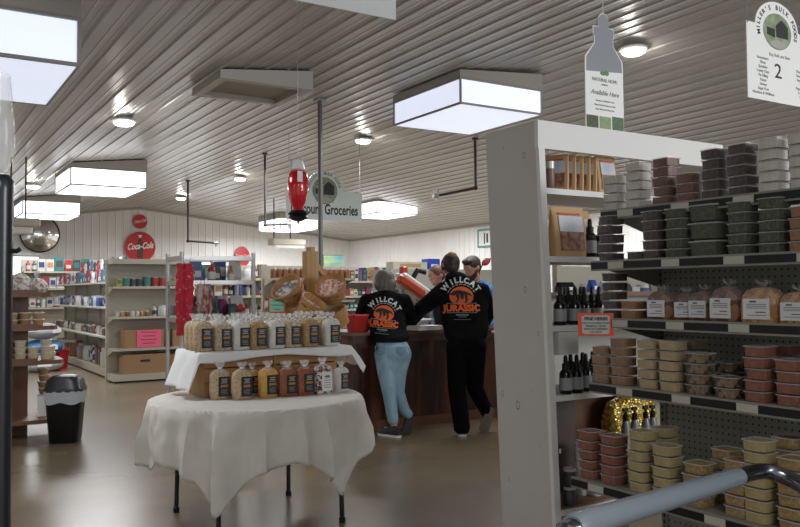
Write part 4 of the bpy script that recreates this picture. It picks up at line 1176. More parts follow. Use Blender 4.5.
TM = {'cl': ('clear empty-looking', mat('t_clear', (.52, .52, .49), .5, n=90, c2=(0.488, 0.429, 0.336))), 'br': ('dark brown', mat('t_brown', (0.085, 0.030, 0.014), .5, n=60, c2=(0.155, 0.066, 0.034))),
      'dk': ('near-black', mat('t_dark', (0.022, 0.013, 0.012), .5, n=80, c2=(0.067, 0.040, 0.034))), 'gr': ('dark green', mat('t_green', (0.022, 0.030, 0.011), .7, n=150, c2=(0.067, 0.073, 0.034))),
      'or': ('orange-brown', mat('t_orange', (0.207, 0.079, 0.022), .5, n=60, c2=(0.266, 0.119, 0.045))), 'pk': ('mid brown', mat('t_mid', (0.207, 0.112, 0.053), .6, n=90, c2=(0.266, 0.152, 0.078))),
      'tn': ('pale tan', mat('t_tan', (0.340, 0.238, 0.118), .6, n=90, c2=(0.400, 0.284, 0.151))), 'lu': ('brown nut cluster', mat('t_lump', (0.044, 0.023, 0.011), .6, n=60, c2=(0.192, 0.119, 0.062), kind='voronoi', bump=.5)),
      'rb': ('red-brown', mat('t_redbr', (0.163, 0.046, 0.022), .55, n=70, c2=(0.215, 0.073, 0.034))), 'yg': ('yellow-green', mat('t_yel', (0.296, 0.224, 0.084), .6, n=120, c2=(0.370, 0.284, 0.118))),
      'oc': ('ochre granola', mat('t_ochre', (0.222, 0.139, 0.045), .6, n=110, c2=(0.311, 0.205, 0.078), kind='voronoi'))}
TP = {k: tub_proto(v[1], 'clamshell_tub') for k, v in TM.items()}
big = tub_proto(TM['gr'][1], 'clamshell_tub', w=.125, h=.06)
SN = ['top', 'second', 'bread', 'fourth', 'lowest']
POSN = ['bottom', 'second from bottom', 'third from bottom', 'fourth from bottom', 'fifth from bottom', 'sixth from bottom', 'seventh from bottom']


def stack(si, k, px, py, n, key, w=.082, back=0.0, proto=None, h=.0352, idx=None):
    """px: where the stack's outer edge shows"""
    X = FR[si] + .012 + back
    P = at(px, py, X=X); yc = min(P.y, GY + .05) - w / 2
    if back == 0: yc = min(yc, GY - w / 2 - .002 + .02)
    for j in range(n):
        (proto or TP[key]).place((X + w / 2 + random.uniform(-.003, .003), yc + random.uniform(-.003, .003), SZ[si] + .0015 + j * h), random.uniform(-.03, .03),
                                 '%s tub, %s of the %s stack from the bookcase, %s shelf' % (TM[key][0], 'top' if j == n - 1 else POSN[j], ORD[k], SN[si]), 'clear tubs on the perforated shelf unit')


ROWS = [(0, 205, [(601, 4, 'cl'), (623, 5, 'cl'), (650, 5, 'br'), (674, 3, 'br'), (699, 5, 'dk'), (725, 5, 'dk'), (755, 5, 'cl'), (786, 5, 'cl')]),
        (1, 250, [(596, 5, 'dk'), (624, 1, 'dk'), (640, 5, 'dk'), (663, 5, 'gr'), (725, 5, 'gr'), (756, 5, 'gr'), (787, 4, 'or')]),
        (2, 316, [(600, 5, 'dk'), (618, 2, 'or')]),
        (3, 390, [(585, 4, 'pk'), (608, 5, 'pk'), (635, 5, 'tn'), (657, 5, 'tn'), (683, 4, 'lu'), (711, 2, 'lu'), (742, 5, 'rb'), (773, 4, 'rb')]),
        (4, 480, [(576, 5, 'rb'), (598, 5, 'rb'), (626, 6, 'yg'), (650, 5, 'yg'), (681, 4, 'oc'), (720, 5, 'oc'), (741, 7, 'yg'), (774, 6, 'oc')])]
for si, py, lst in ROWS:
    for k, (px, n, key) in enumerate(lst):
        stack(si, k, px, py, n, key)
for j in range(3):
    X = FR[1] + .02; P = at(684, 250, X=X)
    big.place((X + .07, P.y - .064, SZ[1] + .0015 + j * .061), 0, 'large dark green tub, %s in the wide stack on the second shelf' % POSN[j], 'large green tubs')
# second row of tubs behind, on the fuller shelves
for si, lst in ((0, [(690, 3, 'br'), (775, 5, 'cl')]), (3, [(670, 5, 'tn'), (705, 3, 'lu'), (760, 5, 'rb')]), (4, [(640, 6, 'yg'), (700, 5, 'oc'), (760, 7, 'oc')])):
    for k, (px, n, key) in enumerate(lst):
        X = FR[si] + .11; P = at(px, 300, X=X)
        for j in range(n):
            TP[key].place((X + .056, P.y - .05, SZ[si] + .0015 + j * .0352), random.uniform(-.04, .04), '%s tub, %s of the %s rear stack, %s shelf' % (TM[key][0], POSN[j], ORD[k], SN[si]), 'clear tubs on the perforated shelf unit')

# bread and granola bags on the third shelf
loaf_a = mat('loaf_dark', (.08, .035, .018), .7, n=40, c2=(.22, .10, .045), kind='voronoi', bump=.3)
loaf_b = mat('loaf_gold', (.28, .13, .035), .7, n=60, c2=(.45, .26, .09), kind='voronoi', bump=.3)


def loaf(m, w, d, h, seed):
    t = thing('loaf_bag', 'x', 'bag')
    R = [superring(d * .9, w * .93, 0, 5), superring(d, w, .01, 4.5), superring(d * 1.02, w * 1.03, h * .5, 4, wob=.05, seed=seed), superring(d * .98, w * .98, h * .72, 3.2, wob=.06, seed=seed), superring(d * .7, w * .78, h * .9, 2.6), superring(d * .4, w * .4, h * .97, 2.2)]
    MB().loft(R).build('loaf', m, t, True)
    R = [superring(d * 1.03, w * 1.04, h * .45, 4), superring(d * 1.0, w * 1.0, h * .74, 3.2), superring(d * .73, w * .8, h * .92, 2.6), superring(d * .25, w * .2, h * 1.02, 2), superring(d * .2, w * .14, h * 1.06, 2)]
    R.append([(x * 2.0, y * 2.4 + .008 * math.sin(q), h * 1.15 + .01 * math.sin(q * 2)) for q, (x, y, z) in enumerate(superring(d * .2, w * .14, 0, 2))])
    MB().loft(R, caps=False).build('film', clear('loaf_film', (.9, .9, .9), .12, .10), t, True)
    mb = MB(); xl = -d / 2 * 1.03
    mb.box(xl - .002, xl + .004, -w * .34, w * .34, h * .10, h * .66); mb.k = 1
    mb.box(xl - .003, xl - .002, -w * .02, w * .16, h * .56, h * .61); mb.box(xl - .003, xl - .002, -w * .26, w * .0, h * .28, h * .31)
    for q in (.50, .45, .40, .2): mb.box(xl - .0025, xl - .002, -w * .28, w * .24, h * q, h * q + .002)
    mb.build('paper_label', [mat('label_white', (.60, .60, .60), .5), mat('label_ink', (.10, .10, .11), .5)], t)
    return Proto(t)


LA = loaf(loaf_a, .105, .08, .105, 1); LB = loaf(loaf_b, .13, .085, .115, 3)
for k, (px, pr_, s, nm) in enumerate([(643, LA, 1, 'dark brown granola'), (668, LA, .9, 'dark crumb'), (684, LA, .98, 'dark crumb'), (706, LA, 1.12, 'brown loaf'), (737, LB, 1.0, 'golden granola'), (774, LB, .86, 'golden loaf')]):
    X = FR[2] + .012 + (.03 if k in (1, 2) else 0); P = at(px, 312, X=X); ww = (.105 if pr_ is LA else .13) * s
    pr_.place((X + .045, P.y - ww / 2, SZ[2] + .001), [.06, .3, 0, -.08, .05, -.05][k], '%s bag with white label, %s from the orange notice on the bread shelf' % (nm, ORD[k]), 'labelled bags on the bread shelf', scale=s)

# orange notice
P = at(607, 325, X=2.25)
t = thing('orange_notice', 'orange-bordered FINE HERBS notice clipped to the shelf end', 'notice', (2.255, GY - .04, P.z), -PI / 2 + .65)
MB().box(-.066, .066, 0, .002, -.043, .043).build('orange_border', mat('notice_orange', (.75, .10, .02), .5), t)
MB().prism([(-.05, -.033), (-.04, -.036), (.045, -.036), (.05, -.03), (.052, .03), (.045, .035), (-.04, .035), (-.052, .028)], -.0015, 0).build('grey_face', mat('notice_face', (.5, .5, .48), .5), t)
mb = MB(); letters(mb, 'FINE HERBS', .017, 0, .016, -.002, bold=.0005, shear=.2)
for k, s in enumerate(('HIGH IN POWER SPICES', 'MINERALS. NONE', 'BEING DETERMINED', 'OR ALIVE')): letters(mb, s, .0095, 0, .002 - .011 * k, -.002, shear=.2)
mb.build('lettering', ink, t)

# ------------------------------------------------------------------ white bookcase at the gondola's end
BY0, BY1 = 2.5, 2.84; BXT, BXB = 2.222, 2.330; BTOP = 2.112; BXR = 3.40
wood_white = mat('painted_wood', (.50, .475, .44), .55, n=2.2, c2=(.46, .435, .40))
t = thing('white_bookcase', 'tall white painted wooden bookcase standing at the end of the tub shelves', 'bookcase', (BXT, BY0, 0))
def px_at(z): return (BXB - BXT) * (1 - z / BTOP) * .78 - .0    # the side board leans a little
mb = MB(); th = .022
mb.add([(px_at(z) + dx, y, z) for z in (0, BTOP) for dx, y in ((0, 0), (th, 0), (th, BY1 - BY0), (0, BY1 - BY0))], [(0, 3, 2, 1), (4, 5, 6, 7), (0, 1, 5, 4), (1, 2, 6, 5), (2, 3, 7, 6), (3, 0, 4, 7)])
mb.build('side_board', wood_white, t)
mb = MB()
for y, z, r in ((.09, 1.98, .012), (.22, 2.03, .006), (.12, 1.42, .012), (.05, 1.24, .009), (.20, .93, .016), (.30, .97, .012), (.10, 1.0, .005), (.07, .78, .006), (.28, .6, .008)):
    x = px_at(z)
    mb.loft([[(x - .0008, y + r * k * math.cos(2 * PI * q / 14) * .8, z + r * 1.2 * k * math.sin(2 * PI * q / 14)) for q in range(14)] for k in (1, .75)], caps=False)
mb.build('wood_knot_pattern', mat('knot', (.22, .16, .11), .6), t)
W2 = BXR - BXT
MB().box(W2 - th, W2, 0, BY1 - BY0, 0, BTOP).build('side_board', wood_white, t)
MB().box(0, W2, -.004, .018, BTOP - .115, BTOP).build('top_rail', mat('rail_white', (.66, .65, .62), .5), t)
mb = MB(); mb.add([(px_at(z) + dx - .001, y, z) for z in (0, BTOP - .115) for dx, y in ((0, -.004), (.032, -.004), (.032, .016), (0, .016))], [(0, 3, 2, 1), (4, 5, 6, 7), (0, 1, 5, 4), (1, 2, 6, 5), (2, 3, 7, 6), (3, 0, 4, 7)])
mb.build('front_stile', MATS['rail_white'], t)
BS = [1.838, 1.558, 1.272, .986, .52]
for z in BS: MB().box(px_at(z) + th + .001, W2 - th, .005, BY1 - BY0 - .005, z - .024, z).build('shelf', MATS['rail_white'], t)
MB().box(.10, .21, .0, .22, 1.272 - .12, 1.272 - .026).build('drawer_front', MATS['rail_white'], t)
MB().box(px_at(.1) + th, .85, BY1 - BY0 - .012, BY1 - BY0 - .004, .1, .94).build('lower_back_panel', brown_wood, t)
MB().box(px_at(.52) + th + .002, W2 - .03, .01, BY1 - BY0 - .022, .523, .528).build('brown_shelf_liner', mat('liner_brown', (.20, .12, .055), .7, n=12, c2=(.27, .17, .09), kind='wood', stretch=(.3, 2, 1)), t)
for z in (1.534, 1.248) if False else ():    # curved corner gussets under the shelves
    pts = [(.50, z)] + [(.50 - .0, z)] + [(.42 - .20 * math.sin(a) + .0, z - .18 + .165 * math.cos(a)) for a in []]
    arc = [(.34 + .16 * math.sin(a), z - .17 + .155 * math.cos(a)) for a in [PI / 2 * k / 8 for k in range(9)]]
    MB().prism([(.34, z)] + arc + [(.60, z - .17), (.60, z)], BY1 - BY0 - .02, BY1 - BY0 - .006).build('corner_gusset', mat('gusset', (.36, .34, .30), .6), t)


gus = mat('gusset', (.36, .34, .30), .6)
yb_ = BY1 - BY0
for z, pxe, rr in ((1.814, 645, .13), (1.534, 649, .15)):      # back boards cut away in a quarter arc
    xe = at(pxe, 280, Y=BY1).x - BXT
    arc = [(xe - rr + rr * math.sin(a), z - rr - .0 + rr * math.cos(a)) for a in [PI / 2 * k / 10 for k in range(11)]]
    MB().prism(arc + [(xe, z - .25), (xe + .45, z - .25), (xe + .45, z), (xe - rr, z)], yb_ - .02, yb_ - .006).build('arched_back_board', gus, t)
MB().box(.075, W2 - th, yb_ - .02, yb_ - .006, .986, 1.40).build('middle_back_board', gus, t)
MB().box(.075, W2 - th, yb_ - .10, yb_ - .021, 1.388, 1.408).build('plank_shelf', MATS['shelf_wood'], t)
BP0 = t


def bx(px, Y=BY0 + .1): return at(px, 200, Y=Y).x


# dropper bottles
def dropper():
    t = thing('dropper_bottle', 'x', 'bottle')
    MB().lathe([(.018, 0), (.02, .003), (.02, .062), (.016, .07), (.009, .076)], 16).build('glass_body', mat('black_glass', (.008, .007, .007), .1), t, True)
    MB().lathe([(.0115, .074), (.0115, .092), (.007, .094), (.0065, .112), (.004, .118)], 14).build('dropper_cap', black, t, True)
    MB().lathe([(.0204, .012), (.0204, .05)], 16, caps=False).build('paper_label', mat('label_dim', (.30, .31, .31), .5), t, True)
    return Proto(t)


dp = dropper()
def wh(z): return {1.558: 'second', 1.272: 'third', .986: 'fourth', .52: 'bottom'}[z]
for z, lst, s in ((1.558, [(588, .04), (599, .06), (608, .1)], 1.4), (1.272, [(557, .03), (565, .1), (572, .03), (581, .04), (589, .09), (596, .04), (562, .16), (578, .16), (603, .05)], 1.35), (.986, [(561, .03), (572, .03), (581, .05), (590, .04), (566, .1), (578, .11), (588, .12), (598, .06)], 1.35)):
    for k, (px, dy) in enumerate(lst):
        X = at(px, 200, Y=BY0 + dy).x
        dp.place((X + (.012 if z < 1.1 else .008), BY0 + dy, z + .001), 0, 'black dropper bottle, %s listed across the %s bookcase shelf' % (ORD[k], wh(z)), 'dropper bottles in the bookcase', scale=s)
for lab, nm, px, w_, h_, mm in (('blue and white packet on the narrow plank in the bookcase', 'snack_packet', 592, .05, .055, mat('packet_blue', (.02, .08, .40), .4)), ('white packet beside the blue one on the narrow plank', 'snack_packet', 602, .03, .05, paper), ('dark soft pouch on the narrow plank in the bookcase', 'soft_pouch', 565, .12, .045, black)):
    P = at(px, 285, Y=BY1 - .06); t = thing(nm, lab, 'packet', (P.x, BY1 - .06, 1.409)); MB().loft([superring(w_, .05, 0, 4), superring(w_, .045, h_ * .5, 3), superring(w_ * .8, .015, h_, 3)]).build('packet_body', mm, t, True); MB().box(-w_ * .2, w_ * .2, -.027, -.02, h_ * .2, h_ * .5).build('packet_label', paper, t)
# kraft coffee bags
def kraft_bag(w, d, h, pic):
    t = thing('kraft_bag', 'x', 'bag')
    MB().loft([superring(w * .96, d, 0, 5), superring(w, d, h * .3, 5), superring(w, d * .5, h * .8, 5), superring(w, .006, h * .96, 8), superring(w, .006, h, 8)]).build('bag_body', kraft, t, True)
    mb = MB(); yl = lambda z: -(d * .5 - (d * .25) * max(0, (z / h - .3) / .5)) - .004
    q = [(.12, .5), (.5, .82)]
    for (a, b), mm, nm in zip(q, (mat('pic_food', (.10, .06, .045), .5, n=40, c2=(.42, .2, .12)), mat('pic_sky', (.42, .45, .50), .5, n=12, c2=(.6, .62, .66))), ('food_picture', 'pale_picture')):
        MB().add([(-w * .36, yl(a * h), a * h), (w * .36, yl(a * h), a * h), (w * .36, yl(b * h), b * h), (-w * .36, yl(b * h), b * h), (-w * .36, yl(a * h) + .003, a * h), (w * .36, yl(a * h) + .003, a * h), (w * .36, yl(b * h) + .003, b * h), (-w * .36, yl(b * h) + .003, b * h)], [(0, 1, 2, 3), (4, 7, 6, 5), (0, 4, 5, 1), (2, 6, 7, 3), (1, 5, 6, 2), (0, 3, 7, 4)]).build(nm, mm, t)
    MB().box(-w * .36, w * .3, yl(.86 * h) - .001, yl(.86 * h) + .004, .85 * h, .88 * h).build('red_title', mat('title_red', (.45, .05, .03), .5), t)
    return Proto(t)


kb = kraft_bag(.115, .05, .165, 1)
kbig = kraft_bag(.17, .07, .20, 1)
kb.place((bx(600), BY0 + .07, 1.839), .0, 'kraft bag with a food picture, facing forward on the highest shelf', 'kraft bags in the bookcase', scale=1.02)
for k, px in enumerate((556, 563.5, 571, 578, 584.5)):
    kb.place((bx(px, BY0 + .09) + .004, BY0 + .09, 1.839), -PI / 2 + .5, 'kraft bag seen edge-on, %s from the side board on the highest shelf' % ORD[k], 'kraft bags in the bookcase', scale=(.95, .42, .95))
kbig.place((bx(559) + .006, BY0 + .06, 1.559), .0, 'large kraft bag with a picnic picture on the second shelf', 'kraft bags in the bookcase', scale=(1.1, 1, 1.05))
kbig.place((bx(580) - .005, BY0 + .15, 1.559), -.1, 'large kraft bag tucked behind the picnic one on the second shelf', 'kraft bags in the bookcase')
t = thing('spice_jar', 'small silver-lidded spice jar at the side board end of the highest shelf', 'jar', (bx(549.5, BY0 + .04) + .004, BY0 + .04, 1.839))
MB().lathe([(.018, 0), (.02, .004), (.02, .085)], 14).build('jar_body', mat('spice', (.16, .09, .06), .4), t, True); MB().lathe([(.021, .085), (.021, .115)], 14).build('lid', grey_metal, t, True)
# jars with white lids, spray bottles and a glittering gold bag low in the bookcase
for k, (px, dy, n) in enumerate(((560, .03, 2), (572, .12, 3), (585, .08, 3), (594, .2, 2))):
    for j in range(n):
        t0 = pack_kind('jar', 5 if k == 0 else 8)
        X = at(px, 200, Y=BY0 + dy).x
        t0.place((X + .03, BY0 + dy, .53 + j * .075), 0, 'white-lidded jar, %s of the %s stack on the bookcase floor board' % (POSN[j], ORD[k]), 'white-lidded jars', scale=(.075, .075, .074))
gold = mat('gold_foil', (.55, .33, .05), .25, .6, n=70, c2=(.85, .65, .2), kind='voronoi', bump=.8)
P = at(628, 412, Y=BY0 + .22)
t = thing('gold_foil_bag', 'crinkled gold foil bag on the low bookcase shelf', 'bag', (P.x + .03, BY0 + .235, .53))
MB().loft([superring(.26, .1, 0, 4, 40), superring(.30, .12, .15, 3, 40, .1), superring(.32, .13, .28, 3, 40, .12, 2), superring(.28, .09, .36, 3, 40, .12, 3), superring(.1, .02, .39, 3, 40)]).build('foil', gold, t, True)
MB().box(-.03, .03, -.075, -.066, .1, .16).build('foil_label', paper, t)
for k, px in enumerate((624, 633, 644, 651)):
    X = at(px, 420, Y=BY0 + .10).x
    t = thing('spray_bottle', 'small grey and black spray bottle, %s in front of the gold foil bag' % ORD[k], 'bottle', (X, BY0 + .09, .53), 0, 'spray bottles')
    MB().lathe([(.022, 0), (.020, .01), (.020, .27), (.012, .30)], 14).build('bottle_body', mat('spray_grey', (.15, .155, .155), .3), t, True)
    MB().lathe([(.013, .30), (.013, .325), (.006, .33), (.006, .345)], 10).box(-.016, .012, -.006, .006, .342, .356).build('spray_head', black, t)
t = thing('dark_gift_box', 'dark brown box standing at the rear of the low bookcase shelf', 'box', (2.36, BY0 + .2, .53)); MB().box(0, .24, 0, .10, 0, .40).build('box_body', mat('dark_box', (.035, .018, .012), .5), t)
MB().box(.06, .075, -.003, 0, .15, .18).box(.14, .15, -.003, 0, .17, .19).build('small_sticker', paper, t)

# ------------------------------------------------------------------ shopping cart handle close to the camera
A = at(577, 526, D=.92); B = at(738, 477, D=1.36)
t = thing('shopping_cart', 'grey-sleeved curved metal handle of a shopping cart', 'cart', (A.x, A.y, 0))
u = (B - A).normalized()
Al = A - Vector((A.x, A.y, 0)); Bl = B - Vector((A.x, A.y, 0))
MB().tube([Al - u * .012, Al, Al + u * .01, Bl - u * .01, Bl], [.0135, .0152, .0158, .0158, .0152], 24).build('handle_sleeve', mat('sleeve_grey', (.17, .20, .225), .22, coat=.4), t, True)
C1 = at(762, 471, D=1.42) - Vector((A.x, A.y, 0)); C2 = at(785, 477, D=1.42) - Vector((A.x, A.y, 0)); C3 = at(812, 494, D=1.38) - Vector((A.x, A.y, 0)); C4 = at(845, 540, D=1.34) - Vector((A.x, A.y, 0))
c0 = Bl - u * .03
pts = [c0, Bl]
ctl = [Bl, C1, C2, C3, C4]
for i in range(len(ctl) - 1):
    p0 = ctl[max(i - 1, 0)]; p1 = ctl[i]; p2 = ctl[i + 1]; p3 = ctl[min(i + 2, len(ctl) - 1)]
    for k in range(1, 7):
        s = k / 6; pts.append(.5 * ((2 * p1) + (p2 - p0) * s + (2 * p0 - 5 * p1 + 4 * p2 - p3) * s * s + (3 * p1 - p0 - 3 * p2 + p3) * s ** 3))
pts.append(Vector((pts[-1].x, pts[-1].y, .12)))
MB().tube(pts, .0135, 20).build('metal_tube', mat('cart_steel', (.16, .165, .185), .2, 1.0), t, True)
a2 = Al - u * .012
MB().tube([a2 + u * .02, a2 - u * .012, a2 - u * .03 - Vector((0, 0, .05)), Vector((a2.x - u.x * .03, a2.y - u.y * .03, .12))], .0125, 16).build('metal_tube', MATS['cart_steel'], t, True)
for q in (pts[-1], Vector((a2.x - u.x * .03, a2.y - u.y * .03, .12))):
    mb = MB().tube([(q.x - .014, q.y, .06), (q.x + .014, q.y, .06)], .06, 20); mb.build('wheel', black, t, True)
MB().tube([pts[-1], Vector((a2.x - u.x * .03, a2.y - u.y * .03, .12))], .012, 12).build('lower_bar', MATS['cart_steel'], t, True)
#PEOPLE#
# ------------------------------------------------------------------ people
skin = mat('skin', (.50, .27, .18), .55)
skin_m = mat('skin_ruddy', (.42, .20, .13), .55)
hoodie = mat('hoodie_black', (.005, .005, .006), .95, n=8, c2=(.010, .010, .011), bump=.1, spec=.1)
denim = mat('denim', (.20, .32, .42), .85, n=14, c2=(.28, .41, .51), bump=.1, stretch=(1, 1, .4))
blackpants = mat('black_trousers', (.004, .004, .005), .9, spec=.1)
sole_w = mat('shoe_sole', (.60, .60, .60), .6)
sole_g = mat('shoe_sole_grey', (.25, .23, .21), .7)
shoe_b = mat('shoe_upper', (.02, .02, .022), .7)
hair_g = mat('hair_greybrown', (.075, .065, .055), .65, n=50, c2=(.16, .145, .13), stretch=(1, 1, .1), bump=.4)
hair_d = mat('hair_dark', (.018, .012, .009), .6, n=60, c2=(.04, .028, .02), stretch=(1, 1, .1), bump=.3)
blueshirt = mat('shirt_blue', (.03, .13, .33), .8, n=9, c2=(.045, .17, .40), bump=.1)


class Flesh:
    """overlapping rounded volumes that are grown together into one continuous surface"""
    def __init__(s): s.mb = MB()

    def limb(s, pts, rs, seg=14, flat=1.0):
        pts = [Vector(p) for p in pts]; P = []; R = []
        for i in range(len(pts) - 1):
            n = 6
            for k in range(n + (i == len(pts) - 2)):
                f = k / n; P.append(pts[i].lerp(pts[i + 1], f)); R.append(rs[i] + (rs[i + 1] - rs[i]) * f)
        s.mb.tube(P, R, seg)
        for p, r in zip(pts, rs): s.mb.ball(p, r * .995, seg=seg)
        return s

    def torso(s, secs, seg=24):
        """sections (x, y, z, rx, ry) from the bottom up"""
        R = [[(x + rx * math.cos(2 * PI * k / seg) * (1 if abs(math.cos(2 * PI * k / seg)) < 2 else 1), y + ry * math.sin(2 * PI * k / seg), z) for k in range(seg)] for x, y, z, rx, ry in secs]
        s.mb.loft(R); return s

    def ball(s, *a, **k): s.mb.ball(*a, **k); return s

    def grow(s, name, m, parent, voxel=.012, smooth=6):
        o = s.mb.build(name, m, None, True)
        r = o.modifiers.new('r', 'REMESH'); r.mode = 'VOXEL'; r.voxel_size = voxel; r.use_smooth_shade = True
        q = o.modifiers.new('s', 'SMOOTH'); q.iterations = smooth; q.factor = .5
        dg = bpy.context.evaluated_depsgraph_get()
        me = bpy.data.meshes.new_from_object(o.evaluated_get(dg)); me.name = name
        me.materials.clear()
        for x in (m if isinstance(m, (list, tuple)) else [m]): me.materials.append(x)
        me.polygons.foreach_set('use_smooth', [True] * len(me.polygons))
        bpy.data.objects.remove(o)
        o = bpy.data.objects.new(name, me); col.objects.link(o); o.parent = parent
        return o


def head(fl, c, r, look, tilt=0):
    """skull, jaw, nose, ears; c centre of the head, look = direction of the face. returns the frame matrix"""
    f = Vector(look).normalized(); s_ = f.cross(Vector((0, 0, 1))).normalized(); u = s_.cross(f)
    M = Matrix((s_, f, u)).transposed()
    def p(x, y, z): return Vector(c) + M @ Vector((x, y, z)) * r
    fl.ball(p(0, -.05, .12), r * .80, r * .95, r * .92, seg=20, M=M)
    fl.ball(p(0, .22, -.45), r * .58, r * .62, r * .62, seg=16, M=M)
    fl.ball(p(0, .62, -.88), r * .26, r * .2, r * .2, seg=10, M=M)
    fl.limb([p(0, .80, .12), p(0, 1.05, -.28)], [r * .10, r * .14], 8)
    fl.limb([p(-.2, .78, -.62), p(.2, .78, -.62)], [r * .09, r * .09], 8)
    for sx in (-1, 1):
        fl.ball(p(sx * .82, -.05, -.08), r * .10, r * .2, r * .26, seg=10, M=M)
        fl.ball(p(sx * .32, .75, .30), r * .2, r * .12, r * .08, seg=8, M=M)
    return M, p


def eyes(c, p, r, parent):
    for sx in (-1, 1):
        e = MB().ball(p(sx * .32, .83, .10), r * .10, seg=10).build('eye', mat('eye_white', (.42, .40, .38), .4), parent, True)
        MB().ball(p(sx * .32, .91, .10), r * .05, seg=8).build('pupil', ink, e, True)


def hand(fl, wrist, d, palm_n, L=.18, curl=.4, side=1):
    """palm with four fingers and a thumb; d direction of the fingers, palm_n out of the palm"""
    d = Vector(d).normalized(); n = Vector(palm_n).normalized(); n = (n - d * n.dot(d)).normalized(); s_ = d.cross(n) * side
    wst = Vector(wrist); pl = L * .50
    for k in (-1.5, -.5, .5, 1.5):
        a = wst + s_ * k * .013; b = wst + d * pl + s_ * k * .021
        fl.limb([a, b], [.016, .014], 8)
    for k, ln in ((-1.5, .80), (-.5, .97), (.5, 1.0), (1.5, .9)):
        q = wst + d * pl + s_ * k * .021; dd = d.copy(); P = [q - d * .01]; ll = L * .5 * ln
        for j, fr in enumerate((.45, .3, .25)):
            q = q + dd * ll * fr; P.append(q.copy()); dd = (dd * math.cos(curl) + n * math.sin(curl)).normalized()
        fl.limb(P, [.0105, .0095, .009, .008], 8)
    q = wst + d * .02 + s_ * .026; td = (s_ * .75 + d * .65 + n * .25).normalized()
    fl.limb([q, q + td * .045, q + td * .045 + (d * .85 + s_ * .2 + n * .3).normalized() * .05], [.015, .0125, .0095], 8)


def person(name, lab, D0, px, py_ground=None):
    P = at(px, 400, D=D0); P.z = 0
    t = thing(name, lab, 'person', P)
    return t, P


def mk(P):
    def J(px, py, D): return at(px, py, D=D) - P
    return J


def decal(parent_obj, name, vs, fs, m, parent, off=.004):
    """print laid on the cloth: vs are (px, py) spots of the photo plane projected on the surface along the view direction"""
    pass


def put_print(surf, root, name, mbx, m, origin, right, up, away, off=.004):
    """lays a flat print (x, z) onto the back of a garment, following its surface"""
    deps = bpy.context.evaluated_depsgraph_get()
    me = surf.data; bvh = BVHTree.FromPolygons([v.co.copy() for v in me.vertices], [tuple(p.vertices) for p in me.polygons])
    out = []
    for (x, y, z) in mbx.v:
        o_ = origin + right * x + up * z - away * .6
        hit = bvh.ray_cast(o_, away, 2.0)
        q = hit[0] if hit[0] else origin + right * x + up * z
        out.append(q - away * (off + max(0, -y) * 1.0))
    mb = MB(); mb.v = [tuple(v) for v in out]; mb.f = mbx.f; mb.mi = mbx.mi
    return mb.build(name, m, root)


def subdiv(mbx, L=.012):
    """splits long print faces so that they can follow the cloth"""
    bm = bmesh.new(); vs = [bm.verts.new(v) for v in mbx.v]
    for f in mbx.f:
        try: bm.faces.new([vs[i] for i in f])
        except Exception: pass
    bmesh.ops.triangulate(bm, faces=bm.faces)
    for _ in range(4):
        e = [x for x in bm.edges if x.calc_length() > L]
        if not e: break
        bmesh.ops.subdivide_edges(bm, edges=e, cuts=1, use_grid_fill=False); bmesh.ops.triangulate(bm, faces=bm.faces)
    o = MB(); bm.verts.index_update(); o.v = [tuple(v.co) for v in bm.verts]; o.f = [tuple(v.index for v in f.verts) for f in bm.faces]; o.mi = [0] * len(o.f); bm.free(); return o


